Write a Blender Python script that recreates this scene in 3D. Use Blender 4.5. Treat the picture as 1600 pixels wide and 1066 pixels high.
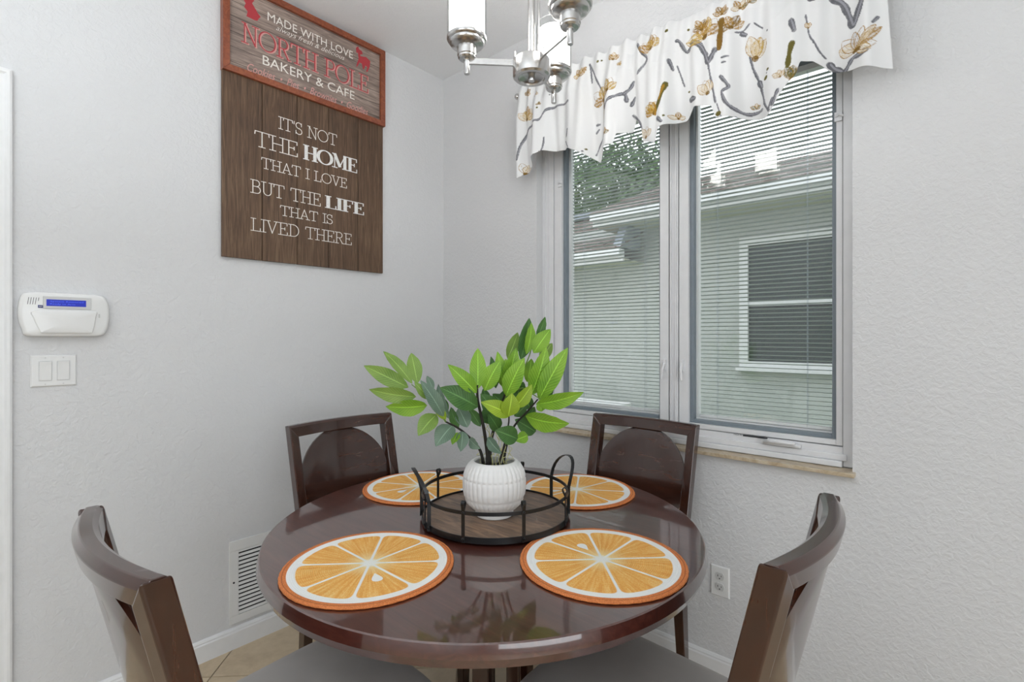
import bpy, bmesh, math, random
import numpy as np
from mathutils import Vector, Matrix
random.seed(7); np.random.seed(7)
PI = math.pi
S = bpy.context.scene
COL = S.collection
for o in list(bpy.data.objects): bpy.data.objects.remove(o)

# ------------------------------------------------------------ camera, sky, lights, exposure
F_PX, HORIZON, YAW = 790.7, 523.1, 0.71957
CAM = Vector((2.2137, -1.927, 1.2775))
RIGHT = Vector((math.cos(YAW), math.sin(YAW), 0)); FWD = Vector((-math.sin(YAW), math.cos(YAW), 0)); UP = Vector((0, 0, 1))
cd = bpy.data.cameras.new('camera'); cam = bpy.data.objects.new('camera', cd); COL.objects.link(cam)
cam.location = CAM; cam.rotation_euler = (PI/2, 0, YAW)
cd.sensor_width = 36; cd.lens = F_PX/1600*36; cd.shift_y = (HORIZON-533)/1600; cd.clip_start = .02
S.camera = cam
W = bpy.data.worlds.new('sky'); S.world = W; W.use_nodes = True
wn = W.node_tree.nodes; wl = W.node_tree.links
bg = wn['Background']; bg.inputs['Strength'].default_value = 2.3
tc = wn.new('ShaderNodeTexCoord'); sx = wn.new('ShaderNodeSeparateXYZ'); rp = wn.new('ShaderNodeValToRGB')
wl.new(tc.outputs['Generated'], sx.inputs[0]); wl.new(sx.outputs['Z'], rp.inputs[0]); wl.new(rp.outputs[0], bg.inputs['Color'])
rp.color_ramp.elements[0].color = (1.0, 1.0, 1.0, 1); rp.color_ramp.elements[0].position = 0
rp.color_ramp.elements[1].color = (.86, .95, 1.06, 1); rp.color_ramp.elements[1].position = .9
def sun(rot, e, ang):
    l = bpy.data.lights.new('sun', 'SUN'); l.energy = e; l.angle = ang
    o = bpy.data.objects.new('sun', l); COL.objects.link(o); o.rotation_euler = rot
sun((math.radians(38), 0, math.radians(-62)), 1.1, .15)
def area(name, loc, rot, sx_, sy_, e, c=(1, 1, 1)):
    l = bpy.data.lights.new(name, 'AREA'); l.shape = 'RECTANGLE'; l.size = sx_; l.size_y = sy_; l.energy = e; l.color = c
    o = bpy.data.objects.new(name, l); COL.objects.link(o); o.location = loc; o.rotation_euler = rot
    return o
area('ceiling_fill_light', (3.1, -2.9, 2.70), (0, 0, 0), 2.6, 2.6, 6, (.90, .955, 1))  # added overhead fill for even light, no fitting modelled
area('near_fill_light', (3.0, -4.85, 1.35), (PI/2, 0, 0), 2.8, 2.0, 3, (.89, .95, 1))  # added fill from behind the camera, this wall has no window
area('side_fill_light', (4.85, -2.8, 1.35), (0, PI/2, 0), 2.0, 2.6, 62, (.89, .95, 1))  # added fill toward the left wall, the wall behind it is solid
area('upward_fill_light', (1.75, -2.75, 1.62), (PI, 0, 0), .9, .9, 50, (.88, .945, 1))  # added unseen fill aimed up to brighten the ceiling
S.view_settings.view_transform = 'Standard'; S.view_settings.look = 'None'
S.view_settings.exposure = -0.13; S.view_settings.gamma = 1; S.view_settings.use_curve_mapping = False

# ------------------------------------------------------------ helpers
def tag(o, label=None, cat=None, group=None, kind=None):
    if label: o['label'] = label
    if cat: o['category'] = cat
    if group: o['group'] = group
    if kind: o['kind'] = kind
    return o
def empty(name, loc=(0, 0, 0), rz=0, parent=None):
    o = bpy.data.objects.new(name, None); COL.objects.link(o); o.location = loc; o.rotation_euler = (0, 0, rz)
    o.empty_display_size = .05
    if parent: o.parent = parent
    return o
def link(name, me, mat=None, parent=None, loc=None, bevel=0, seg=2):
    o = bpy.data.objects.new(name, me); COL.objects.link(o)
    if mat and not me.materials: me.materials.append(mat)
    if parent: o.parent = parent
    if loc: o.location = loc
    if bevel:
        b = o.modifiers.new('b', 'BEVEL'); b.width = bevel; b.segments = seg; b.limit_method = 'ANGLE'; b.angle_limit = math.radians(40)
        b.harden_normals = False
    return o
def mesh(name, v, f, smooth=False):
    me = bpy.data.meshes.new(name); me.from_pydata([tuple(p) for p in v], [], [tuple(q) for q in f]); me.update()
    if smooth:
        me.polygons.foreach_set('use_smooth', [True]*len(me.polygons))
    return me
class MB:
    def __init__(s): s.v = []; s.f = []
    def box(s, x0, x1, y0, y1, z0, z1):
        b = len(s.v)
        s.v += [(x0,y0,z0),(x1,y0,z0),(x1,y1,z0),(x0,y1,z0),(x0,y0,z1),(x1,y0,z1),(x1,y1,z1),(x0,y1,z1)]
        s.f += [tuple(b+i for i in q) for q in ((0,3,2,1),(4,5,6,7),(0,1,5,4),(1,2,6,5),(2,3,7,6),(3,0,4,7))]
        return s
    def hexa(s, pts):   # 8 points, bottom ring then top ring
        b = len(s.v); s.v += [tuple(p) for p in pts]
        s.f += [tuple(b+i for i in q) for q in ((0,3,2,1),(4,5,6,7),(0,1,5,4),(1,2,6,5),(2,3,7,6),(3,0,4,7))]
        return s
    def lathe(s, prof, n=48, c=(0, 0, 0), a0=0, close=True, wob=None):
        b = len(s.v); m = len(prof)
        for i in range(n):
            a = a0+2*PI*i/n
            for j, (r, z) in enumerate(prof):
                if wob: r = wob(r, z, a, j)
                s.v.append((c[0]+r*math.cos(a), c[1]+r*math.sin(a), c[2]+z))
        for i in range(n):
            k = (i+1) % n
            for j in range(m-1):
                s.f.append((b+i*m+j, b+k*m+j, b+k*m+j+1, b+i*m+j+1))
        if close:
            if prof[0][0] > 1e-6: s.f.append(tuple(b+i*m for i in range(n))[::-1])
            if prof[-1][0] > 1e-6: s.f.append(tuple(b+i*m+m-1 for i in range(n)))
        return s
    def tube(s, pts, r, n=8, cap=True):
        pts = [Vector(p) for p in pts]; b = len(s.v); m = len(pts)
        rr = r if isinstance(r, (list, tuple)) else [r]*m
        t0 = (pts[1]-pts[0]).normalized(); up = Vector((0, 0, 1)) if abs(t0.z) < .9 else Vector((1, 0, 0))
        for i, p in enumerate(pts):
            t = (pts[min(i+1, m-1)]-pts[max(i-1, 0)]).normalized()
            a = t.cross(up)
            a = a.normalized() if a.length > 1e-6 else Vector((1, 0, 0))
            c = a.cross(t).normalized(); up = c
            for k in range(n):
                g = 2*PI*k/n; s.v.append(tuple(p+(a*math.cos(g)+c*math.sin(g))*rr[i]))
        for i in range(m-1):
            for k in range(n):
                l = (k+1) % n
                s.f.append((b+i*n+k, b+(i+1)*n+k, b+(i+1)*n+l, b+i*n+l))
        if cap:
            s.f.append(tuple(b+k for k in range(n))); s.f.append(tuple(b+(m-1)*n+k for k in range(n))[::-1])
        return s
    def rings(s, rings, cap=True, closed=False):   # list of rings with equal number of points
        b = len(s.v); n = len(rings[0]); m = len(rings)
        for r in rings: s.v += [tuple(p) for p in r]
        for i in range(m if closed else m-1):
            j = (i+1) % m
            for k in range(n):
                l = (k+1) % n
                s.f.append((b+i*n+k, b+i*n+l, b+j*n+l, b+j*n+k))
        if cap and not closed:
            s.f.append(tuple(b+k for k in range(n))[::-1]); s.f.append(tuple(b+(m-1)*n+k for k in range(n)))
        return s
    def prism(s, poly, fn, d0, d1):    # polygon (u,v) extruded between depths, fn(u,v,d)->xyz
        b = len(s.v); n = len(poly)
        s.v += [tuple(fn(u, v, d0)) for u, v in poly]+[tuple(fn(u, v, d1)) for u, v in poly]
        s.f += [tuple(b+i for i in range(n))[::-1], tuple(b+n+i for i in range(n))]
        s.f += [(b+i, b+(i+1) % n, b+n+(i+1) % n, b+n+i) for i in range(n)]
        return s
    def sphere(s, c, r, n=12, m=8):
        return s.lathe([(max(r*math.sin(PI*j/m), 1e-5), -r*math.cos(PI*j/m)) for j in range(m+1)], n, c, close=False)
    def me(s, name, smooth=False):
        me = mesh(name, s.v, s.f, smooth)
        bm = bmesh.new(); bm.from_mesh(me); bmesh.ops.recalc_face_normals(bm, faces=bm.faces[:]); bm.to_mesh(me); bm.free()
        if smooth and smooth is not True: me.set_sharp_from_angle(angle=math.radians(smooth))
        return me
    def build(s, name, mat=None, parent=None, loc=None, smooth=False, bevel=0, seg=2):
        return link(name, s.me(name, smooth), mat, parent, loc, bevel, seg)
def struct(o): o['kind'] = 'structure'; return o
def copy_tree(o, parent=None):
    c = o.copy(); COL.objects.link(c)
    if parent: c.parent = parent
    for ch in o.children: copy_tree(ch, c)
    return c

# ------------------------------------------------------------ materials
class NT:
    def __init__(s, name):
        s.m = bpy.data.materials.new(name); s.m.use_nodes = True; s.n = s.m.node_tree.nodes; s.l = s.m.node_tree.links
        s.b = s.n['Principled BSDF']
    def new(s, t, **k):
        x = s.n.new(t)
        for a, v in k.items(): setattr(x, a, v)
        return x
    def put(s, sock, v):
        if hasattr(v, 'is_output'): s.l.new(v, sock)
        else: sock.default_value = v
    def math(s, op, a, b=0.0, c=0.0, clamp=False):
        x = s.new('ShaderNodeMath', operation=op, use_clamp=clamp); s.put(x.inputs[0], a); s.put(x.inputs[1], b); s.put(x.inputs[2], c); return x.outputs[0]
    def coord(s, which='Object', scale=None, rot=None):
        t = s.new('ShaderNodeTexCoord'); o = t.outputs[which]
        if scale or rot:
            mp = s.new('ShaderNodeMapping'); s.l.new(o, mp.inputs[0])
            if scale: mp.inputs['Scale'].default_value = scale
            if rot: mp.inputs['Rotation'].default_value = rot
            o = mp.outputs[0]
        return o
    def noise(s, vec, scale, detail=4, rough=.5, dist=0, dim='3D'):
        x = s.new('ShaderNodeTexNoise', noise_dimensions=dim)
        s.l.new(vec, x.inputs['Vector']); x.inputs['Scale'].default_value = scale; x.inputs['Detail'].default_value = detail
        x.inputs['Roughness'].default_value = rough; x.inputs['Distortion'].default_value = dist
        return x.outputs['Fac']
    def ramp(s, fac, stops):
        r = s.new('ShaderNodeValToRGB'); s.l.new(fac, r.inputs[0]); e = r.color_ramp.elements
        while len(e) < len(stops): e.new(.5)
        for i, (p, c) in enumerate(stops): e[i].position = p; e[i].color = (*c, 1)
        return r.outputs[0]
    def mix(s, f, a, b):
        x = s.new('ShaderNodeMix', data_type='RGBA'); s.put(x.inputs[0], f)
        s.put(x.inputs[6], a if hasattr(a, 'is_output') else (*a, 1)); s.put(x.inputs[7], b if hasattr(b, 'is_output') else (*b, 1)); return x.outputs[2]
    def bump(s, h, strength=.3, dist=.01):
        x = s.new('ShaderNodeBump'); s.l.new(h, x.inputs['Height']); x.inputs['Strength'].default_value = strength; x.inputs['Distance'].default_value = dist
        s.l.new(x.outputs[0], s.b.inputs['Normal'])
    def set(s, color=None, rough=None, metal=None, **k):
        if color is not None: s.put(s.b.inputs['Base Color'], color if hasattr(color, 'is_output') else (*color, 1))
        if rough is not None: s.put(s.b.inputs['Roughness'], rough)
        if metal is not None: s.b.inputs['Metallic'].default_value = metal
        for a, v in k.items(): s.put(s.b.inputs[a.replace('_', ' ')], v)
        return s.m
def plain(name, c, rough=.5, metal=0, var=.04, scale=30, **k):
    t = NT(name); n = t.noise(t.coord(), scale, 3)
    lo = tuple(max(0, x*(1-var)) for x in c); hi = tuple(min(1, x*(1+var)) for x in c)
    return t.set(t.ramp(n, [(.3, lo), (.7, hi)]), rough, metal, **k)
M = {}
def wall_mat(name, c, s, st):
    t = NT(name); co = t.coord(); n1 = t.noise(co, s, 3, .55, .6); n2 = t.noise(co, s*.35, 2, .5)
    big = t.noise(co, 1.3, 2)
    h = t.math('ADD', t.ramp(n1, [(.42, (0, 0, 0)), (.6, (1, 1, 1))]), t.math('MULTIPLY', n2, .6))
    t.bump(h, st, .0035)
    return t.set(t.ramp(big, [(.3, tuple(x*.975 for x in c)), (.7, c)]), .62)
M['wall'] = wall_mat('wall_paint', (.70, .70, .705), 55, .28)
M['wall_r'] = wall_mat('wall_paint_textured', (.70, .70, .705), 62, .34)
M['ceil'] = wall_mat('ceiling_paint', (.84, .845, .855), 90, .35)
M['white'] = plain('white_trim', (.82, .82, .82), .32, var=.015)
M['vinyl'] = plain('white_vinyl', (.74, .74, .75), .3, var=.02)
M['plastic'] = plain('white_plastic', (.80, .80, .79), .22, var=.01)
M['plastic2'] = plain('grey_plastic', (.62, .62, .61), .3, var=.01)
M['gasket'] = plain('grey_gasket', (.20, .235, .265), .45, var=.05)
M['black'] = plain('black_metal', (.012, .012, .013), .35, .3, var=.1)
M['dark'] = plain('dark_gap', (.01, .01, .012), .7)
M['ink'] = plain('label_ink', (.03, .03, .035), .6)
M['slat'] = plain('blind_slat', (.46, .50, .50), .45, var=.02)
M['cord'] = plain('blind_cord', (.35, .40, .45), .7)
M['steel'] = plain('brushed_nickel', (.56, .55, .54), .24, 1.0, var=.06, scale=80)
M['rope'] = plain('pale_tendril', (.62, .60, .25), .6)
M['fabric_seat'] = None
def glass(name, a=.08):
    t = NT(name)
    return t.set((1, 1, 1), 0.0, 0, Transmission_Weight=1.0, IOR=1.45)
def pane_mat():
    m = bpy.data.materials.new('window_glass'); m.use_nodes = True; n = m.node_tree.nodes; l = m.node_tree.links
    n.remove(n['Principled BSDF']); out = n['Material Output']
    fr = n.new('ShaderNodeFresnel'); ge = n.new('ShaderNodeNewGeometry'); mm_ = n.new('ShaderNodeMapRange'); l.new(ge.outputs['Backfacing'], mm_.inputs[0]); mm_.inputs[3].default_value = 1.45; mm_.inputs[4].default_value = 1/1.45; l.new(mm_.outputs[0], fr.inputs[0])
    tr = n.new('ShaderNodeBsdfTransparent'); tr.inputs[0].default_value = (.985, .99, .988, 1)
    gl = n.new('ShaderNodeBsdfGlossy'); gl.inputs['Roughness'].default_value = .01
    mx = n.new('ShaderNodeMixShader'); l.new(fr.outputs[0], mx.inputs[0]); l.new(tr.outputs[0], mx.inputs[1]); l.new(gl.outputs[0], mx.inputs[2])
    l.new(mx.outputs[0], out.inputs[0]); return m
M['pane'] = pane_mat()
def wood(name, lo, mid, hi, rough=.22, scale=(3, 40, 40), coat=.6, bump=.05, sc=1.0, coatr=.08, cior=1.5):
    t = NT(name); co = t.coord('Object', scale)
    n = t.noise(co, 1.6*sc, 6, .6, 1.2); n2 = t.noise(t.coord('Object'), 2.3, 2)
    f = t.math('ADD', t.math('MULTIPLY', n, .72), t.math('MULTIPLY', n2, .28))
    t.bump(n, bump, .002)
    return t.set(t.ramp(f, [(.32, lo), (.5, mid), (.68, hi)]), rough, 0, Coat_Weight=coat, Coat_Roughness=coatr, Coat_IOR=cior)
DK = ((.024, .0064, .0034), (.040, .0110, .0050), (.062, .0185, .0075))
M['wood_x'] = wood('dark_mahogany_across', *DK, scale=(4, 26, 26), bump=.008)
M['wood_z'] = wood('dark_mahogany_upright', *DK, scale=(26, 26, 3), bump=.008)
M['wood_top'] = wood('dark_mahogany_top', (.045, .010, .007), (.070, .018, .012), (.100, .030, .020), rough=.3, scale=(2.5, 30, 30), coat=1.0, bump=.004, coatr=.05, cior=1.75)
M['plank'] = wood('brown_stained_plank', (.050, .026, .014), (.115, .064, .035), (.20, .125, .072), rough=.6, scale=(50, 50, 3.0), coat=0, bump=.25, sc=1.2)
M['traywood'] = wood('tray_wood', (.06, .036, .024), (.16, .098, .062), (.34, .21, .13), rough=.42, scale=(6, 30, 30), coat=.1, bump=.1)
M['frame_red'] = wood('red_brown_frame', (.16, .036, .014), (.24, .058, .022), (.33, .095, .035), rough=.4, scale=(30, 30, 30), coat=.2, bump=.05)
def sign_panel():
    t = NT('weathered_plank_print'); co = t.coord('Object')
    mp = t.new('ShaderNodeMapping'); t.l.new(co, mp.inputs[0]); mp.inputs['Scale'].default_value = (1, 3.2, 45)
    n = t.noise(mp.outputs[0], 2.2, 7, .65, 1.0); n3 = t.noise(co, 5, 3)
    sp = t.new('ShaderNodeSeparateXYZ'); t.l.new(co, sp.inputs[0])
    zz = t.math('MULTIPLY', sp.outputs['Z'], 1/.062); fr = t.math('FRACT', t.math('ADD', zz, 20.3))
    lineA = t.math('LESS_THAN', fr, .035)
    fl = t.math('FLOOR', t.math('ADD', zz, 20.3)); wv = t.new('ShaderNodeTexWhiteNoise', noise_dimensions='1D'); t.l.new(fl, wv.inputs['W'])
    f = t.math('ADD', t.math('MULTIPLY', n, .62), t.math('ADD', t.math('MULTIPLY', n3, .26), t.math('MULTIPLY', wv.outputs[0], .12)))
    c = t.ramp(f, [(.34, (.085, .060, .050)), (.48, (.24, .18, .152)), (.60, (.39, .30, .25)), (.72, (.50, .43, .38))])
    t.bump(n, .1, .001)
    return t.set(t.mix(lineA, c, (.06, .038, .03)), .55)
M['signpanel'] = sign_panel()
def paint(name, c, worn=.0):
    t = NT(name); n = t.noise(t.coord(), 400, 4, .7)
    return t.set(t.ramp(n, [(.34, tuple(x*(1-worn) for x in c)), (.44, c)]), .6)
M['ink_white'] = paint('white_lettering', (.80, .76, .70), .35)
M['ink_white2'] = paint('worn_white_lettering', (.80, .79, .77), .6)
M['ink_red'] = paint('red_lettering', (.42, .035, .045), .15)
M['ink_pink'] = paint('pink_lettering', (.62, .30, .27), .2)
def tile_mat():
    t = NT('beige_floor_tile'); oi = t.new('ShaderNodeObjectInfo'); co = t.coord()
    v = t.new('ShaderNodeVectorMath', operation='ADD'); t.l.new(co, v.inputs[0]); t.l.new(oi.outputs['Random'], v.inputs[1])
    n = t.noise(v.outputs[0], 5, 6, .6, .8); n2 = t.noise(v.outputs[0], 28, 3, .6)
    f = t.math('ADD', t.math('MULTIPLY', n, .7), t.math('MULTIPLY', n2, .3))
    t.bump(n2, .1, .001)
    return t.set(t.ramp(f, [(.3, (.46, .35, .23)), (.5, (.58, .46, .31)), (.7, (.68, .56, .40))]), .38)
M['tile'] = tile_mat()
M['grout'] = plain('grout', (.42, .35, .26), .85)
def seat_mat():
    t = NT('grey_beige_upholstery'); co = t.coord('Object', (1, 1, 1)); n = t.noise(co, 700, 2, .6); b = t.noise(co, 8, 3)
    t.bump(n, .25, .001)
    return t.set(t.ramp(b, [(.3, (.40, .37, .345)), (.7, (.45, .42, .395))]), .8, Sheen_Weight=.2)
M['seat'] = seat_mat()
def marble():
    t = NT('tan_marble'); n = t.noise(t.coord(), 14, 7, .65, 2)
    return t.set(t.ramp(n, [(.3, (.36, .27, .17)), (.5, (.52, .42, .29)), (.7, (.62, .55, .43))]), .35)
M['marble'] = marble()
M['marble_top'] = plain('pale_marble', (.74, .73, .70), .3, var=.05, scale=9)
def emis(name, c, s, base=(.9, .9, .9)):
    t = NT(name); t.set(base, .3); t.b.inputs['Emission Color'].default_value = (*c, 1); t.b.inputs['Emission Strength'].default_value = s
    return t.m
M['lamp'] = emis('lit_frosted_glass', (1, .98, .95), 15)
M['lcd'] = emis('blue_lcd', (.006, .014, .42), .7, (.01, .02, .2))
M['lcdtxt'] = emis('lcd_text', (.05, .11, .75), .8, (.05, .1, .5))
def clear_mat():
    m = pane_mat(); m.name = 'clear_glass_shade'; return m
M['clear'] = clear_mat()
def ceramic():
    t = NT('matte_white_ceramic'); n = t.noise(t.coord(), 120, 3)
    t.bump(n, .06, .001)
    return t.set((.78, .77, .755), .5)
M['ceramic'] = ceramic()
def leaf_mat(name, lo, hi, back):
    t = NT(name); uv = t.new('ShaderNodeUVMap'); sp = t.new('ShaderNodeSeparateXYZ'); t.l.new(uv.outputs[0], sp.inputs[0])
    u, v = sp.outputs[0], sp.outputs[1]            # u across -1..1 (0.5 centre), v along
    au = t.math('ABSOLUTE', t.math('SUBTRACT', u, .5))
    w = t.math('SINE', t.math('MULTIPLY', t.math('SUBTRACT', v, t.math('MULTIPLY', au, .42)), 88))
    vein = t.math('GREATER_THAN', w, .9); mid = t.math('LESS_THAN', au, .028)
    vm = t.math('MULTIPLY', t.math('MAXIMUM', t.math('MULTIPLY', vein, .45), mid), .75)
    n = t.noise(t.coord(), 18, 3)
    c = t.ramp(n, [(.3, lo), (.7, hi)])
    c = t.mix(vm, c, tuple(min(1, x*1.7+.03) for x in hi))
    g = t.new('ShaderNodeNewGeometry'); c = t.mix(g.outputs['Backfacing'], c, back)
    t.bump(w, .25, .001)
    t.set(c, .42); t.b.inputs['Subsurface Weight'].default_value = 0
    # thin leaf: a little translucency
    tr = t.new('ShaderNodeBsdfTranslucent'); t.l.new(c, tr.inputs[0]); mx = t.new('ShaderNodeMixShader'); mx.inputs[0].default_value = .3
    t.l.new(t.b.outputs[0], mx.inputs[1]); t.l.new(tr.outputs[0], mx.inputs[2]); t.l.new(mx.outputs[0], t.n['Material Output'].inputs[0])
    return t.m
M['leaf'] = leaf_mat('bright_leaf', (.17, .37, .028), (.30, .53, .045), (.30, .50, .08))
M['leaf_y'] = leaf_mat('yellow_green_leaf', (.28, .43, .03), (.40, .55, .04), (.40, .52, .08))
M['leaf_d'] = leaf_mat('dark_leaf', (.045, .13, .03), (.09, .22, .045), (.15, .24, .13))
M['leaf_g'] = leaf_mat('grey_leaf', (.12, .20, .14), (.20, .29, .21), (.24, .31, .26))
M['leaf_m'] = leaf_mat('olive_leaf', (.16, .29, .045), (.26, .40, .08), (.28, .40, .12))
M['stem'] = plain('dark_stem', (.018, .014, .010), .7)
M['stemg'] = plain('green_stem', (.16, .27, .05), .6)
M['soil'] = plain('dark_moss', (.02, .022, .016), .95, var=.5, scale=200)
M['stucco'] = wall_mat('grey_green_stucco', (.41, .43, .41), 30, .4)
M['soffit'] = plain('cream_soffit', (.42, .43, .33), .6)
M['fascia'] = plain('white_fascia', (.60, .61, .61), .4)
M['shingle'] = None
def shingle():
    t = NT('brown_shingle'); oi = t.noise(t.coord('Object', (5, 9, 9)), 1.3, 4, .7); n = t.noise(t.coord(), 60, 3)
    f = t.math('ADD', t.math('MULTIPLY', oi, .7), t.math('MULTIPLY', n, .3))
    return t.set(t.ramp(f, [(.35, (.10, .08, .072)), (.5, (.18, .145, .128)), (.65, (.26, .22, .20))]), .9)
M['shingle'] = shingle()
M['flash_shade'] = plain('grey_flashing_and_shade', (.24, .27, .31), .5)
M['darkpane'] = plain('dark_house_glass', (.045, .055, .055), .12)
M['grass'] = plain('lawn', (.10, .19, .05), .9, var=.4, scale=20)
M['treeleaf'] = plain('tree_foliage', (.10, .17, .07), .7, var=.4, scale=6)
M['bark'] = plain('bark', (.12, .085, .06), .9, var=.3)
M['refl_pale'] = plain('reflection_pale', (.74, .73, .72), .4)
def mat_mat():
    t = NT('orange_slice_weave'); co = t.coord('Object'); sp = t.new('ShaderNodeSeparateXYZ'); t.l.new(co, sp.inputs[0]); x, y = sp.outputs[0], sp.outputs[1]
    r = t.math('SQRT', t.math('ADD', t.math('MULTIPLY', x, x), t.math('MULTIPLY', y, y)))
    th = t.math('ADD', t.math('ARCTAN2', y, x), PI)
    seg = 2*PI/8
    q = t.math('DIVIDE', th, seg); fr = t.math('SUBTRACT', t.math('FRACT', q), .5)
    dth = t.math('MULTIPLY', t.math('SUBTRACT', .5, t.math('ABSOLUTE', fr)), seg)
    d1 = t.math('SUBTRACT', t.math('MULTIPLY', r, t.math('SINE', dth)), .0022)
    d2 = t.math('SUBTRACT', .158, r)
    sm = t.new('ShaderNodeMath', operation='SMOOTH_MIN'); t.l.new(d1, sm.inputs[0]); t.l.new(d2, sm.inputs[1]); sm.inputs[2].default_value = .028
    flesh = t.math('MULTIPLY', sm.outputs[0], 1/.0018, clamp=True)
    # radiating streaks
    cx = t.new('ShaderNodeCombineXYZ'); t.l.new(t.math('MULTIPLY', th, 16), cx.inputs[0]); t.l.new(t.math('MULTIPLY', r, 9), cx.inputs[1])
    st = t.noise(cx.outputs[0], 1.0, 3, .6)
    st2 = t.noise(co, 420, 3, .7)
    ring = t.math('SINE', t.math('MULTIPLY', r, 2*PI/.0042))
    stitch = t.math('SINE', t.math('MULTIPLY', th, 260))
    f = t.math('ADD', t.math('ADD', t.math('MULTIPLY', st, .55), t.math('MULTIPLY', st2, .45)), t.math('MULTIPLY', ring, .03))
    c = t.ramp(f, [(.36, (.76, .30, .045)), (.5, (.84, .42, .09)), (.60, (.89, .58, .20)), (.72, (.93, .74, .38))])
    nearc = t.math('SUBTRACT', 1, t.math('MULTIPLY', r, 1/.065), clamp=True)
    c = t.mix(nearc, c, (.95, .82, .42))
    c = t.mix(flesh, (.86, .86, .84), c)
    core = t.math('MULTIPLY', t.math('SUBTRACT', .024, r), 1/.012, clamp=True)
    c = t.mix(core, c, (.90, .89, .84))
    # pip: teardrop in one segment
    pa = PI/8
    px = t.math('ADD', t.math('MULTIPLY', x, math.cos(pa)), t.math('MULTIPLY', y, math.sin(pa)))
    py = t.math('SUBTRACT', t.math('MULTIPLY', y, math.cos(pa)), t.math('MULTIPLY', x, math.sin(pa)))
    u = t.math('SUBTRACT', px, .075)
    wid = t.math('ADD', .0095, t.math('MULTIPLY', u, .38))
    e = t.math('ADD', t.math('POWER', t.math('ABSOLUTE', t.math('DIVIDE', u, .020)), 2), t.math('POWER', t.math('ABSOLUTE', t.math('DIVIDE', py, wid)), 2))
    c = t.mix(t.math('LESS_THAN', e, 1), c, (.86, .86, .84))
    rimn = t.ramp(st2, [(.35, (.50, .13, .03)), (.6, (.74, .24, .065))])
    c = t.mix(t.math('MULTIPLY', t.math('SUBTRACT', r, .1745), 1/.0012, clamp=True), c, rimn)
    gr = t.math('LESS_THAN', t.math('ABSOLUTE', t.math('SUBTRACT', r, .1835)), .0007)
    c = t.mix(gr, c, (.32, .08, .02))
    h = t.math('ADD', t.math('MULTIPLY', ring, .5), t.math('MULTIPLY', t.math('MULTIPLY', stitch, ring), .35))
    t.bump(h, .55, .0012)
    return t.set(c, .75)
M['mat'] = mat_mat()

# ------------------------------------------------------------ setting
RX, RY, H = 5.0, -5.0, 2.74
WX0, WX1, WZ0, WZ1 = .684, 1.967, .829, 2.33           # window opening
def slab(name, mat, *b): return struct(MB().box(*b).build(name, mat))
slab('ceiling', M['ceil'], 0, RX, RY, 0, H, H+.1)
m = MB(); m.box(-.15, WX0, 0, .15, -.05, H+.1); m.box(WX1, RX+.15, 0, .15, -.05, H+.1)
m.box(WX0, WX1, 0, .15, -.05, WZ0); m.box(WX0, WX1, 0, .15, WZ1, H+.1)
struct(m.build('wall_right', M['wall_r']))
slab('wall_left', M['wall'], -.15, 0, RY-.15, 0, -.05, H+.1)
slab('wall_near', M['wall'], 0, RX+.15, RY-.15, RY, -.05, H+.1)
slab('wall_far_right', M['wall'], RX, RX+.15, RY, 0, -.05, H+.1)
floor = struct(MB().box(0, RX, RY, 0, -.05, -.004).build('floor', M['grout']))
# diagonal tiles clipped to the room
def clip(poly, ax, lim, keep_less):
    out = []
    for i in range(len(poly)):
        a, b = poly[i], poly[(i+1) % len(poly)]
        ia = (a[ax] <= lim) if keep_less else (a[ax] >= lim); ib = (b[ax] <= lim) if keep_less else (b[ax] >= lim)
        if ia: out.append(a)
        if ia != ib:
            t = (lim-a[ax])/(b[ax]-a[ax]); out.append((a[0]+t*(b[0]-a[0]), a[1]+t*(b[1]-a[1])))
    return out
TS = .457; g = .0025; r2 = math.sqrt(.5)
O = Vector((.125, -1.247))
for i in range(-14, 15):
    for j in range(-14, 15):
        q = []
        for a, b in ((g, g), (TS-g, g), (TS-g, TS-g), (g, TS-g)):
            u, v = i*TS+a, j*TS+b
            q.append((O.x+(u-v)*r2, O.y+(u+v)*r2))
        for ax, lim, less in ((0, 0, False), (0, RX, True), (1, 0, True), (1, RY, False)):
            q = clip(q, ax, lim, less)
            if len(q) < 3: break
        if len(q) < 3: continue
        ar = abs(sum(q[k][0]*q[(k+1) % len(q)][1]-q[(k+1) % len(q)][0]*q[k][1] for k in range(len(q))))/2
        if ar < .0005: continue
        MB().prism(q, lambda a, b, d: (a, b, d), -.004, 0).build('tile', M['tile'], floor)
# baseboards: profile swept along the walls
def baseboard(name, axis, a0, a1):
    prof = [(0, 0), (.013, 0), (.013, .066), (.010, .071), (.010, .076), (.005, .083), (0, .085)]
    rings = [[((d, a, z) if axis == 'L' else (a, -d, z)) for d, z in prof] for a in (a0, a1)]
    return struct(MB().rings(rings).build(name, M['white'], smooth=False))
baseboard('baseboard_left', 'L', -1.765, -.0); baseboard('baseboard_right', 'R', 0.013, RX)
# door casing at the left picture edge, with jamb, door leaf and hinge
cs = empty('door_1', (0, -1.8, 0)); struct(cs)
def yz(y, z): return y+1.8, z
rings = []
prof = [(0, .0), (.016, .0), (.019, .006), (.019, .012), (.014, .018), (.014, .040), (.018, .046), (.018, .058), (0, .058)]
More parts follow.
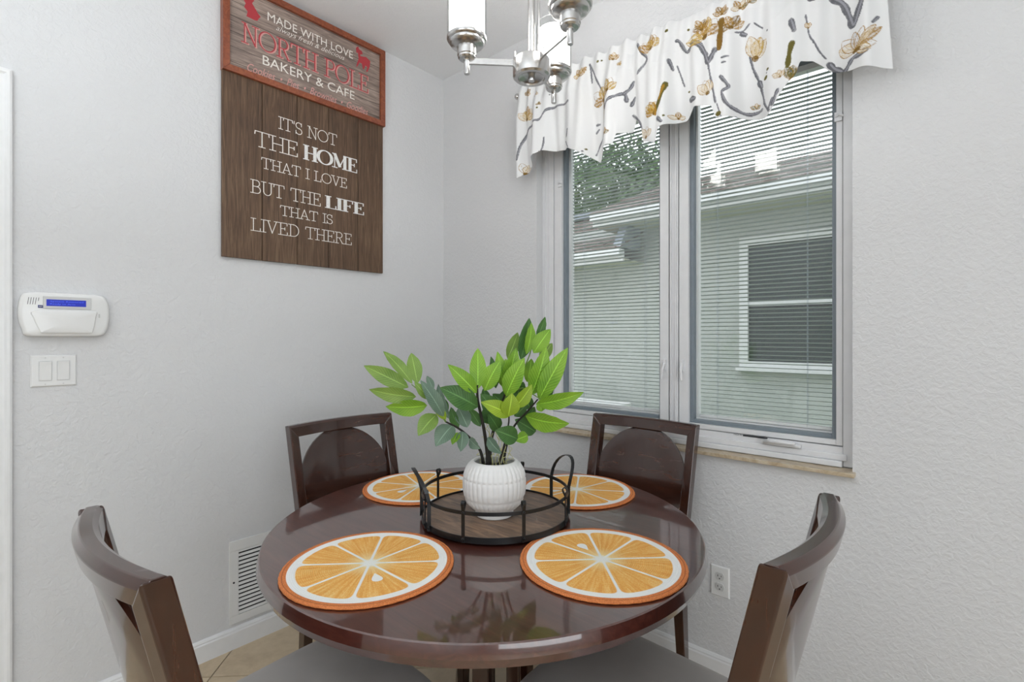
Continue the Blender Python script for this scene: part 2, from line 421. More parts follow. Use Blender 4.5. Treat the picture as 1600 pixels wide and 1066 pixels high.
# casing upright: outer edge at y=-1.768 going towards -y, mitred head
up_ = [[(d, .032-w, z if k == 0 else 2.098-w) for d, w in prof] for k, z in ((0, 0), (1, 0))]
MB().rings(up_).build('casing', M['white'], cs)
hd = [[(d, (.032-w) if k == 0 else -.85+w, 2.098-w) for d, w in prof] for k in (0, 1)]
MB().rings(hd).build('casing', M['white'], cs)
up2 = [[(d, -.85+w, 0 if k == 0 else 2.098-w) for d, w in prof] for k in (0, 1)]
MB().rings(up2).build('casing', M['white'], cs)
MB().box(.001, .008, -.79, -.03, .01, 2.038).build('door_leaf', M['white'], cs)
for z in (1.95, 1.05, .25):
    MB().box(.008, .012, -.055, -.033, z-.045, z+.045).tube([(.013, -.034, z-.048), (.013, -.034, z+.048)], .006, 10).build('hinge', M['steel'], cs)

# ------------------------------------------------------------ window
win = struct(empty('window_1', (0, 0, 0)))
def ringframe(x0, x1, z0, z1, wl_, wr, wb, wt, y0, y1):
    m = MB()
    for (a, b, c, d) in ((x0, x0+wl_, z0, z1), (x1-wr, x1, z0, z1)): m.box(a, b, y0, y1, c, d)
    m.box(x0+wl_, x1-wr, y0, y1, z0, z0+wb); m.box(x0+wl_, x1-wr, y0, y1, z1-wt, z1)
    return m
FZ1 = WZ1
o = ringframe(WX0, WX1, .842, FZ1, .066, .032, .064, .05, .045, .149); o.build('window_frame', M['vinyl'], win, bevel=.002)
m = MB(); m.box(WX0+.066, WX1-.032, .028, .045, .842, .862); m.box(WX0+.05, WX1-.02, .036, .045, .862, .884); m.build('frame_sill_step', M['vinyl'], win, bevel=.003)
m = MB(); m.box(1.336, 1.372, .05, .149, .906, FZ1-.05); m.box(1.341, 1.347, .044, .05, .906, FZ1-.05); m.box(1.360, 1.366, .044, .05, .906, FZ1-.05); m.build('mullion', M['vinyl'], win, bevel=.0015)
# thin vertical beads on the frame face
m = MB(); m.box(.700, .706, .041, .045, .884, FZ1-.05); m.box(.722, .727, .041, .045, .884, FZ1-.05); m.build('frame_bead', M['vinyl'], win, bevel=.001)
SASH = [(.7535, 1.332, .042, .038), (1.376, 1.9335, .038, .0185)]
for k, (a, b, wl_, wr) in enumerate(SASH):
    z0, z1 = .909, FZ1-.053
    s_ = ringframe(a, b, z0, z1, wl_, wr, .018, .03, .05, .085).build('sash', M['vinyl'], win, bevel=.0015)
    gx0, gx1, gz0, gz1 = a+wl_, b-wr, z0+.018, z1-.03
    ringframe(gx0, gx1, gz0, gz1, .016, .010 if k == 0 else .014, .014, .02, .066, .13).build('gasket', M['gasket'], s_, bevel=.002)
    i0, i1, j0, j1 = gx0+.016, gx1-(.010 if k == 0 else .014), gz0+.014, gz1-.02
    MB().box(i0, i1, .086, .089, j0, j1).build('glass_pane', M['pane'], s_)
    MB().box(i0, i1, .122, .125, j0, j1).build('glass_pane', M['pane'], s_)
    # blind between the panes
    bl = empty('window_blind', ((i0+i1)/2, .105, j0)); wd = i1-i0; ht = j1-j0
    tag(bl, ('white mini blind with open slats inside the narrower left window sash' if k == 0 else
             'white mini blind with open slats inside the wider right window sash'), 'blind', 'mini blinds inside the window glass')
    ringframe(-wd/2, wd/2, 0, ht, .007 if k else .011, .003, .006, .02, -.0145, .0145).build('blind_frame', M['white'], bl)
    MB().box(-wd/2+.012, wd/2-.006, -.008, .008, .008, .018).build('bottom_rail', M['white'], bl, bevel=.001)
    sl = MB(); n = 4; w_ = .0125
    tilt = math.radians(-16)
    tops = []
    for i in range(n+1):
        s1 = (i/n-.5)*w_; cz = .0012*(1-(2*i/n-1)**2)
        tops.append((s1*math.cos(tilt)-cz*math.sin(tilt), s1*math.sin(tilt)+cz*math.cos(tilt)))
    prof = tops+[(y, z-.0005) for y, z in tops[::-1]]
    sl.rings([[(x, y, z) for y, z in prof] for x in (-wd/2+.013, wd/2-.004)])
    sm = sl.me('slat'); sm.materials.append(M['slat'])
    pitch = .0156; z = .026
    while z < ht-.03:
        link('slat', sm, None, bl, (0, 0, z)); z += pitch
    for fx in (-.33, .33):
        x = wd*fx
        m = MB().tube([(x, -.0075, .01), (x, -.0075, ht-.02)], .0007, 5); m.tube([(x, .0075, .01), (x, .0075, ht-.02)], .0007, 5)
        m.build('ladder_cord', M['cord'], bl)
    # hardware
# dark slit beside the right sash
MB().box(1.9335, 1.9355, .05, .052, .91, FZ1-.06).build('frame_gap', M['dark'], win)
for (x, s) in ((1.317, -1), (1.390, 1)):
    m = MB().box(x-.006, x+.006, .040, .05, 1.13, 1.175); m.tube([(x, .040, 1.16), (x+s*.002, .028, 1.135), (x+s*.006, .026, 1.095)], [.005, .0055, .004], 8)
    m.build('sash_latch', M['vinyl'], win, bevel=.001)
for x in (.79, 1.921):
    m = MB().box(x-.010, x+.012, .043, .05, 1.985, 2.015); m.tube([(x-.008, .043, 2.0), (x+.004, .036, 2.004), (x+.016, .04, 1.998)], .004, 8)
    m.build('sash_lock', M['vinyl'], win)
m = MB(); m.box(1.690, 1.815, .022, .045, .887, .899); m.build('crank_cover', M['vinyl'], win, bevel=.004, seg=3)
m = MB(); m.tube([(1.70, .020, .898), (1.74, .012, .904), (1.80, .013, .903)], [.008, .0075, .0055], 10); m.build('crank_handle', M['vinyl'], win, smooth=True)
m = MB(); m.box(1.03, 1.15, .022, .045, .887, .899); m.build('crank_cover', M['vinyl'], win, bevel=.004, seg=3)

# sill
sill = tag(MB().box(.662, 1.976, -.031, .045, .827, .8405).build('window_sill', M['marble'], bevel=.002), 'tan marble window sill slab below the white casement window', 'sill')
sill['kind'] = 'structure'
del sill['category']; del sill['label']

# ------------------------------------------------------------ neighbour's house, yard, trees
slab('ground', M['grass'], -16, 18, .4, 24, -.16, -.10)
slab('foundation', M['stucco'], -.15, RX+.15, 0.0, .15, -.16, -.05)
hs = tag(empty('house', (0, 3.0, -.1)), 'grey-green stucco house with white fascia and shingle roof beyond the window', 'house')
def hb(name, mat, *b, **k):
    x0, x1, y0, y1, z0, z1 = b
    return MB().box(x0, x1, y0-3, y1-3, z0+.1, z1+.1).build(name, mat, hs, **k)
hb('wall', M['stucco'], -9, 6, 3.0, 3.2, -.1, 2.45)
hb('fascia', M['fascia'], -.60, 6, 2.55, 2.58, 2.375, 2.50)
hb('gutter', M['fascia'], -.60, 6, 2.48, 2.55, 2.43, 2.50, bevel=.01)
hb('soffit', M['soffit'], -.60, 6, 2.58, 3.0, 2.385, 2.40)
hb('fascia', M['fascia'], -9, -.255, 2.55, 2.58, 2.00, 2.125)
hb('gutter', M['fascia'], -9, -.255, 2.48, 2.55, 2.06, 2.125, bevel=.01)
hb('soffit', M['soffit'], -9, -.255, 2.58, 3.0, 2.02, 2.035)
def roof(name, x0, x1, y0, z0, y1, z1, xs0=None):
    s = (z1-z0)/(y1-y0); m = MB(); ang = math.atan(s); L_ = math.hypot(y1-y0, z1-z0); n = int(L_/.14)
    for i in range(n):
        a = i*.14; x = x0; 
        while x < x1:
            wq = min(random.uniform(.14, .32), x1-x); t = random.uniform(.006, .018)
            p = []
            for (dx, da, up) in ((.003, 0, 0), (wq-.003, 0, 0), (wq-.003, .19, 0), (.003, .19, 0), (.003, 0, t), (wq-.003, 0, t), (wq-.003, .19, 0.004), (.003, .19, .004)):
                aa = a+da; p.append((x+dx, y0+aa*math.cos(ang)-up*math.sin(ang)-3, z0+aa*math.sin(ang)+up*math.cos(ang)+.1+.004*(i % 2)))
            m.hexa(p); x += wq
    return tag(m.build(name, M['shingle'], hs), kind='stuff')
roof('shingles', -.62, 6, 2.50, 2.51, 4.25, 3.20)
roof('shingles', -9, -.26, 2.50, 2.135, 4.6, 3.02)
m = MB().prism([(2.52, 2.14), (2.95, 2.16), (2.95, 2.6), (2.75, 2.5)], lambda u, v, d: (d, u-3, v+.1), -.36, -.27); m.build('gable_return', M['flash_shade'], hs)  # side of the upper roof, its shade put into the grey colour
hb('ridge_cap', M['flash_shade'], -9, -1.45, 4.4, 4.7, 3.00, 3.08)
# its window
hw = ringframe(.715, 1.66, .975, 2.165, .075, .075, .06, .075, -.04, .01)
hwf = hw.build('window_frame', M['fascia'], hs, loc=(0, 0, .1))
MB().box(.79, 1.585, -.03, .005, 1.535, 1.575).build('meeting_rail', M['fascia'], hwf)
MB().box(.79, 1.585, -.012, -.006, 1.575, 2.09).build('pane', M['darkpane'], hwf)
MB().box(.79, 1.585, -.006, 0, 1.035, 1.535).build('pane', M['darkpane'], hwf)
MB().box(.69, 1.69, -.07, .0, .945, .975).build('sill', M['fascia'], hwf)
# box added outside to stand in for a reflection in the left pane
refl = empty('reflection_box', (-.50, 2.35, -.1)); tag(refl, 'pale flat-topped box added outside for a reflection low in the left window pane', 'reflection stand-in')
MB().box(-.29, .25, -.28, .25, 0, .66).build('body', M['flash_shade'], refl, bevel=.01)
MB().box(-.33, .29, -.32, .29, .66, .70).build('lid', M['refl_pale'], refl, bevel=.01)
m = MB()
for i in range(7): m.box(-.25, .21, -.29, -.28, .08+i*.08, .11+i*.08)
m.build('louvre', M['refl_pale'], refl)
def tree(x, y, h, r, n, seed, label):
    rnd = random.Random(seed); t = tag(empty('tree', (x, y, -.1)), label, 'tree')
    MB().tube([(0, 0, 0), (.08, .05, h*.35), (-.05, 0, h*.7)], [.14, .11, .05], 8).build('trunk', M['bark'], t, smooth=True)
    m = MB()
    cl = [(rnd.gauss(0, r*.4), rnd.gauss(0, r*.4), h*.72+rnd.gauss(0, r*.35), rnd.uniform(.35, .6)*r) for _ in range(14)]
    for i in range(n):
        c = rnd.choice(cl); d = Vector((rnd.gauss(0, 1), rnd.gauss(0, 1), rnd.gauss(0, 1))).normalized()*c[3]*rnd.uniform(.5, 1)
        p = Vector(c[:3])+d; a = Vector((rnd.gauss(0, 1), rnd.gauss(0, 1), rnd.gauss(0, 1))).normalized(); b = a.cross(d).normalized()
        s = rnd.uniform(.05, .11); q = len(m.v)
        m.v += [tuple(p-a*s), tuple(p+b*s*.5), tuple(p+a*s), tuple(p-b*s*.5)]; m.f.append((q, q+1, q+2, q+3))
    o = link('foliage', mesh('foliage', m.v, m.f), M['treeleaf'], t); tag(o, kind='stuff')
tree(-4.0, 9.2, 6.5, 2.0, 8000, 3, 'leafy green tree rising behind the roof in the left window pane')
tree(-8.2, 9.5, 4.9, 1.4, 3000, 4, 'smaller leafy tree behind the roof at the far left pane edge')

# ------------------------------------------------------------ dining table
TC = Vector((1.2064, -.887, 0))
tb = tag(empty('dining_table', TC), 'round dark mahogany pedestal dining table in the corner, under the tray', 'table')
R0 = .583
prof = [(.0, .750), (R0-.03, .750), (R0-.002, .750), (R0+.001, .748), (R0+.0045, .735), (R0+.006, .7245), (R0+.0045, .7215), (R0-.002, .706), (R0-.008, .7035), (.0, .7035)]
MB().lathe(prof, 128).build('tabletop', M['wood_top'], tb, smooth=30)
MB().lathe([(0, .66), (.40, .66), (.40, .7035), (0, .7035)], 64).build('apron', M['wood_x'], tb, smooth=30)
for i, (u, w) in enumerate(((-.083, 1.334), (-.070, 1.470), (.001, 1.372), (.008, 1.490))):
    p = CAM+RIGHT*u+FWD*w-TC
    s = .021 if i < 2 else .0165
    q = [(p.x+a*RIGHT.x*s+b*FWD.x*s, p.y+a*RIGHT.y*s+b*FWD.y*s) for a, b in ((-1, -1), (1, -1), (1, 1), (-1, 1))]
    MB().hexa([(x, y, .075) for x, y in q]+[(x, y, .66) for x, y in q]).build('post', M['wood_z'], tb, bevel=.003)
for k in range(4):
    a = PI/4+k*PI/2; c, s_ = math.cos(a), math.sin(a); r_ = []
    for d, hw_, z0, z1 in ((0, .04, .02, .075), (.2, .036, .02, .07), (.34, .03, 0, .04)):
        r_.append([(c*d-s_*hw_, s_*d+c*hw_, z0), (c*d+s_*hw_, s_*d-c*hw_, z0), (c*d+s_*hw_, s_*d-c*hw_, z1), (c*d-s_*hw_, s_*d+c*hw_, z1)])
    MB().rings(r_).build('foot', M['wood_x'], tb, bevel=.004)

# ------------------------------------------------------------ chairs
SW = .220; TOPZ = .945; SEATZ = .45; LEAN = math.tan(math.radians(13)); SAG = .036; RW = .036; RH = .042
def yb(z): return -.19-(z-SEATZ)*LEAN if z > SEATZ else -.19-(SEATZ-z)*.10
def hw(z): return SW-.012*(1-min(1, z/TOPZ))
def chair(name):
    c = empty(name)
    for s in (-1, 1):
        rings = []
        for z in (0, .15, .30, SEATZ-.04, SEATZ+.03, .56, .66, .76, .86):
            w, d = (RW, .040) if z > .3 else (RW-.008*(1-z/.3), .034+.012*z/.3)
            x1 = hw(z); x0 = x1-w; y = yb(z)
            # the upright turns slightly with the curve of the back
            k = .30*min(1, max(0, (z-.45)/.3))
            def pt(x, dy): return (s*x, y-d/2+dy+k*(x1-x)*-1, z)
            rings.append([pt(x0, 0), pt(x1, 0), pt(x1, d), pt(x0, d)])
        # mitred top: outer edge full height, inner edge lower
        k = .30; d = .040
        def tp(x, z, dy): return (s*x, yb(z)-d/2+dy-k*(SW-x), z)
        rings.append([tp(SW-RW, TOPZ-RH, 0), tp(SW, TOPZ, 0), tp(SW, TOPZ, d), tp(SW-RW, TOPZ-RH, d)])
        MB().rings(rings).build('upright', M['wood_z'], c, bevel=.004, seg=3)
    # curved top rail with mitred ends
    rings = []; N = 26; d = .038
    def arc(x): return -SAG*(1-(x/SW)**2)
    for i in range(N+1):
        t = -1+2*i/N
        xt = SW*t; xb = (SW-RW)*t
        def nrm(x):
            sl = 2*SAG*x/SW**2; l = math.hypot(1, sl); return (-sl/l, 1/l)
        def q(x, z, o):
            nx, ny = nrm(x*.85); return (x+nx*o*(1-abs(t)**6), yb(z)+arc(x)+ny*o, z)
        rings.append([q(xb, TOPZ-RH, -d/2), q(xb, TOPZ-RH, d/2), q(xt, TOPZ-.007, d/2), q(xt, TOPZ, d/2-.007), q(xt, TOPZ, -d/2+.012), q(xt, TOPZ-.012, -d/2)])
    MB().rings(rings).build('top_rail', M['wood_x'], c, smooth=35, bevel=.0015)
    # round curved back panel
    CR = SW-RW+.004; zc = TOPZ-RH-CR+.006; th = .016
    v = []; f = []; NR, NA = 7, 56
    for side in (0, 1):
        for j in range(NR+1):
            r = CR*(j/NR if j < NR else 1); r = max(r, 1e-4)
            for a in range(NA):
                x = r*math.cos(2*PI*a/NA); z = zc+r*math.sin(2*PI*a/NA)
                e = .004 if j == NR else 0
                v.append((x, yb(z)+arc(x)-.002+(th/2-e if side else -th/2+e), z))
    B = (NR+1)*NA
    for side in (0, 1):
        for j in range(NR):
            for a in range(NA):
                b = (a+1) % NA; q = (side*B+j*NA+a, side*B+j*NA+b, side*B+(j+1)*NA+b, side*B+(j+1)*NA+a)
                f.append(q if not side else q[::-1])
    for a in range(NA):
        b = (a+1) % NA; f.append((NR*NA+a, NR*NA+b, B+NR*NA+b, B+NR*NA+a))
    m = MB(); m.v = v; m.f = f; m.build('back_panel', M['wood_x'], c, smooth=40)
    # lower rail just above the seat
    rings = []
    for i in range(13):
        x = (SW-RW)*(-1+i/6); y = yb(.50)+arc(x)*.9
        rings.append([(x, y-.012, .485), (x, y+.012, .485), (x, y+.012, .52), (x, y-.012, .52)])
    MB().rings(rings).build('lower_rail', M['wood_x'], c, bevel=.003)
    # seat frame and cushion
    def outline(k, grow=0):
        pts = []
        for a in range(64):
            t = 2*PI*a/64; cx_, sy = math.cos(t), math.sin(t); e = 2/5.0
            u = abs(cx_)**e*(1 if cx_ >= 0 else -1); w = abs(sy)**e*(1 if sy >= 0 else -1)
            y = .015+.235*k*w; half = (.205+.028*(w+1)/2)*k
            pts.append((half*u, y+.018*(1-u*u)*(1 if w > 0 else 0)*k))
        return pts
    MB().rings([[(x, y, .40) for x, y in outline(.93)], [(x, y, .438) for x, y in outline(.95)]]).build('seat_frame', M['wood_x'], c, bevel=.002)
    ks = [(.95, .438), (.985, .445), (1.0, .458), (.985, .472), (.94, .481), (.84, .487), (.65, .492), (.4, .495), (.15, .496), (.01, .4965)]
    MB().rings([[(x, y, z) for x, y in outline(k)] for k, z in ks]).build('seat', M['seat'], c, smooth=True)
    for s in (-1, 1):
        q = []
        for z, w in ((0, .030), (.40, .044), (.438, .046)):
            x = s*.185; y = .205-.01*(1-z/.44)
            q.append([(x-w/2, y-w/2, z), (x+w/2, y-w/2, z), (x+w/2, y+w/2, z), (x-w/2, y+w/2, z)])
        MB().rings(q).build('front_leg', M['wood_z'], c, bevel=.003)
    return c
first = chair('dining_chair')
off = -.19-(TOPZ-SEATZ)*LEAN            # local y of the top of the back
spots = [((1.282, -.074), PI, 'dark wood dining chair with round back panel standing under the window'),
         ((.386, -.862), -PI/2, 'dark wood dining chair with round back panel, behind the far left placemat'),
         ((1.174, -1.728), 0, 'dark wood dining chair seen from behind at the lower left, nearest the switch wall'),
         ((2.016, -.911), PI/2, 'dark wood dining chair seen from behind at the right, in front of the plain wall')]
for i, ((x, y), rz, lab) in enumerate(spots):
    o = first if i == 0 else copy_tree(first)
    d = Matrix.Rotation(rz, 3, 'Z') @ Vector((0, off, 0))
    o.location = (x-d.x, y-d.y, 0); o.rotation_euler = (0, 0, rz)
    tag(o, lab, 'chair', 'dining chairs around the round table')

# ------------------------------------------------------------ placemats
def mat_mesh():
    m = MB()
    prof = [(.0, .0058), (.06, .0058), (.12, .0058), (.172, .0058), (.176, .0064), (.184, .0066), (.1895, .0052), (.191, .003), (.1895, .0008), (.184, 0), (0, 0)]
    m.lathe(prof, 160, wob=lambda r, z, a, j: r if r < .187 else r+.0005*math.sin(a*48)+.0004*math.sin(a*7))
    me = m.me('placemat', 30); me.materials.append(M['mat']); return me
AF, AR, AL, AB = [math.radians(d)-PI/8 for d in (-22.5, 157.2, -86, -126)]
mm = mat_mesh()
for (x, y, a, lab) in ((1.208, -1.272, AF, 'orange slice placemat nearest the front left, with its white pip toward the table edge'),
                       (1.596, -.905, AR, 'orange slice placemat on the right side of the table, beside the tray'),
                       (.822, -.822, AL, 'orange slice placemat at the far left, partly behind the tray'),
                       (1.252, -.497, AB, 'orange slice placemat behind the tray, in front of the window chair')):
    o = link('placemat', mm, None, None, (x, y, .7502)); o.rotation_euler = (0, 0, a)
    tag(o, lab, 'placemat', 'orange slice placemats on the table')

# ------------------------------------------------------------ tray
TR = Vector((1.213, -.858, .757)); RT = .210
ty = tag(empty('serving_tray', TR), 'round wooden tray with black metal gallery rails and loop handles on the table', 'tray')
MB().lathe([(0, .002), (RT-.004, .002), (RT-.004, .011), (0, .011)], 96).build('wooden_base', M['traywood'], ty, smooth=30)
def hoop(z0, z1, r, t=.0025):
    return MB().lathe([(r, z0), (r+t, z0), (r+t, z1), (r, z1), (r, z0)], 96, close=False)
hoop(0, .016, RT-.002).build('lower_hoop', M['black'], ty, smooth=30)
hoop(.0695, .079, RT-.002).build('upper_hoop', M['black'], ty, smooth=30)
def strap(pts, w, t, wdir):   # flat bar along points, width along wdir(unit), thickness outward
    rings = []; pts = [Vector(p) for p in pts]; n = len(pts)
    for i, p in enumerate(pts):
        tg = (pts[min(i+1, n-1)]-pts[max(i-1, 0)]).normalized(); nn = tg.cross(wdir).normalized()
        rings.append([p-wdir*w/2-nn*t/2, p+wdir*w/2-nn*t/2, p+wdir*w/2+nn*t/2, p-wdir*w/2+nn*t/2])
    return MB().rings(rings)
camang = math.atan2(-FWD.y, -FWD.x)     # direction from tray to viewer
def azi(px, near=True):                 # azimuth of a post seen at a column of the photograph
    best = None
    for k in range(720):
        a = camang+(k-360)*PI/360
        p = TR+Vector((math.cos(a), math.sin(a), 0))*RT-CAM; t = p.dot(FWD)
        isnear = math.cos(a-camang) > .15 if near else math.cos(a-camang) < .15
        if not isnear: continue
        e = abs(800+F_PX*p.dot(RIGHT)/t-px)
        if best is None or e < best[0]: best = (e, a)
    return best[1]
posts = [(724.5, True), (817.5, True), (882.5, True), (665, True), (685.5, False), (816, False)]
for px, nr in posts:
    a = azi(px, nr); e = Vector((math.cos(a), math.sin(a), 0)); tn = Vector((-math.sin(a), math.cos(a), 0)); r_ = RT+.002
    pts = [e*r_+UP*.0, e*r_+UP*.03, e*r_+UP*.078, e*(r_+.002)+UP*.092]
    # rolled loop at the top
    for k in range(9):
        g = -PI*.15+k*PI*1.25/8
        pts.append(e*(r_-.004+.006*math.cos(g)+.002)+UP*(.097+.007*math.sin(g)))
    pts.append(e*(r_-.001)+UP*.082)
    po = strap(pts, .009, .002, tn).build('gallery_post', M['black'], ty)
    for z in (.010, .076): MB().sphere(tuple(e*(r_+.0015)+UP*z), .0032, 8, 6).build('rivet', M['black'], po)
# two loop handles, each springing from two feet
for pa, pb in (((653.5, 'L'), (676, 'L')), ((869, 'R'), (897, 'R'))):
    base = camang+(-PI/2 if pa[1] == 'L' else PI/2)
    mid = base+.33
    spread = .30
    def feet(u):    # u in -1..1 along the handle
        a = mid+spread*u; return Vector((math.cos(a), math.sin(a), 0))
    pts = [feet(-1)*(RT+.002)+UP*.0, feet(-1)*(RT+.002)+UP*.075]
    for k in range(1, 14):
        u = -math.cos(PI*k/14); zz = .078+.075*math.sin(PI*k/14)**.8
        pts.append(feet(u)*(RT+.003+.022*math.sin(PI*k/14))+UP*zz)
    pts += [feet(1)*(RT+.002)+UP*.075, feet(1)*(RT+.002)+UP*.0]
    hd_ = strap(pts, .010, .002, Vector((math.cos(mid), math.sin(mid), 0))).build('handle', M['black'], ty)
    for u in (-1, 1):
        for z in (.010, .076): MB().sphere(tuple(feet(u)*(RT+.004)+UP*z), .0035, 8, 6).build('rivet', M['black'], hd_)

# ------------------------------------------------------------ vase and plant
VT = 1.435
def onview(px, py, t): return CAM+FWD*t+RIGHT*((px-800)/F_PX*t)+UP*((HORIZON-py)/F_PX*t)
VC = onview(772.5, 800, VT); VB = Vector((VC.x, VC.y, .7685))
vs = tag(empty('vase', VB), 'white ribbed ceramic vase standing in the black tray', 'vase')
vp = [(.0, .0), (.050, 0), (.0535, .003), (.054, .012), (.0525, .017), (.064, .023), (.077, .036), (.085, .054), (.0885, .074), (.089, .092), (.0875, .110), (.083, .126), (.0745, .140), (.0665, .148), (.0625, .1505), (.058, .1505), (.0555, .146), (.064, .12), (.06, .10), (0, .10)]
# finer profile through the body
def dens(p):
    out = []
    for (a, b) in zip(p, p[1:]):
        n = max(1, int(math.hypot(b[0]-a[0], b[1]-a[1])/.004)); out += [(a[0]+(b[0]-a[0])*k/n, a[1]+(b[1]-a[1])*k/n) for k in range(n)]
    return out+[p[-1]]
vp = [(r, z*1.02) for r, z in vp]
vd = dens(vp[1:14])
def wob(r, z, a, j):
    if r < .058 or z < .02 or z > .1495 or (r < .0648 and z > .10): return r
    e = .0024*abs(math.sin(a*18))-.0012
    for zb in (.053, .106):
        if abs(z-zb) < .0026: e = -.0013
    k = min(1, (z-.02)/.01)*min(1, (.1495-z)/.006)
    return r+e*k
full = [(0, 0)]+vd+vp[14:]
MB().lathe(full, 216, close=False, wob=wob).build('body', M['ceramic'], vs, smooth=40)
MB().lathe([(0, .132), (.03, .134), (.061, .130)], 40, close=False, wob=lambda r, z, a, j: r).build('moss', M['soil'], vs, smooth=True)

pl = tag(empty('potted_plant', VB+UP*.12), 'artificial green leafy plant arranged in the white ribbed vase', 'plant')
def stem(pts, r, mat, t0, dts):
    w = [onview(560+x/4.1, 480+y/4.1, VT+d)-pl.location for (x, y), d in zip(pts, dts)]
    # smooth (Catmull-Rom)
    out = []
    for i in range(len(w)-1):
        p0, p1, p2, p3 = w[max(i-1, 0)], w[i], w[i+1], w[min(i+2, len(w)-1)]
        for k in range(5):
            t = k/5; out.append(.5*((2*p1)+(-p0+p2)*t+(2*p0-5*p1+4*p2-p3)*t*t+(-p0+3*p1-3*p2+p3)*t**3))
    out.append(w[-1])
    n = len(out); MB().tube(out, [r*(1-.55*i/n) for i in range(n)], 7).build('stem', mat, pl, smooth=True)
stem([(830, 1010), (825, 930), (800, 760), (765, 600), (762, 500)], .0062, M['stem'], 0, (0, 0, -.01, -.02, -.03))
stem([(840, 1010), (850, 860), (885, 720), (925, 600), (960, 480)], .0055, M['stem'], 0, (0, .01, .01, .02, .02))
stem([(800, 1000), (770, 900), (660, 790), (560, 735)], .0048, M['stem'], 0, (0, -.01, -.03, -.05))
stem([(560, 735), (500, 650), (430, 570), (340, 495)], .0026, M['stemg'], 0, (-.05, -.06, -.07, -.08))
stem([(925, 600), (1010, 480), (1080, 350), (1110, 260)], .0032, M['stemg'], 0, (.02, .03, .05, .06))
stem([(930, 1000), (950, 880), (1000, 760), (1090, 660), (1150, 590)], .0042, M['stem'], 0, (.01, .01, 0, -.01, -.01))
stem([(900, 1000), (930, 900), (960, 760), (965, 690)], .0036, M['stem'], 0, (-.02, -.03, -.04, -.05))
stem([(960, 560), (1050, 520), (1120, 560), (1180, 600)], .0026, M['stemg'], 0, (.02, .0, -.02, -.03))
stem([(765, 600), (740, 570), (700, 600)], .0024, M['stemg'], 0, (-.02, -.03, -.04))
def leaf(bx, by, tx, ty_, wpx, mat, db=0., dt=0., yaw=0., fold=.25, curl=.08):
    A = onview(560+bx/4.1, 480+by/4.1, VT+db)-pl.location; B = onview(560+tx/4.1, 480+ty_/4.1, VT+dt)-pl.location
    ax = B-A; L = ax.length; ax.normalize()
    side = ax.cross(-FWD).normalized(); side = (Matrix.Rotation(yaw, 3, ax) @ side).normalized(); nn = side.cross(ax).normalized()
    w = wpx*1.2/4.1/F_PX*VT*.5/max(.35, math.cos(yaw))
    v = []; f = []; N = 12; Wn = 6
    for i in range(N+1):
        t = i/N; ww = w*(math.sin(PI*min(1, t**.86))**.80)*(1.0 if t < .55 else 1-.10*(t-.55)) if 0 < t < 1 else w*.03
        c = A+ax*(L*t)+nn*(curl*L*(math.sin(PI*t)-.3*t))
        for k in range(Wn+1):
            s = -1+2*k/Wn
            rip = .0011*math.sin(t*26+s*2)*abs(s)
            v.append(c+side*(ww*s)+nn*(-fold*ww*abs(s)*-1+rip))
    for i in range(N):
        for k in range(Wn):
            a = i*(Wn+1)+k; f.append((a, a+1, a+Wn+2, a+Wn+1))
    me = mesh('leaf', v, f, True); uv = me.uv_layers.new(name='UVMap'); 
    for li, lp in enumerate(me.loops):
        i, k = divmod(lp.vertex_index, Wn+1); uv.data[li].uv = (k/Wn, i/N)
    link('leaf', me, M[mat], pl)
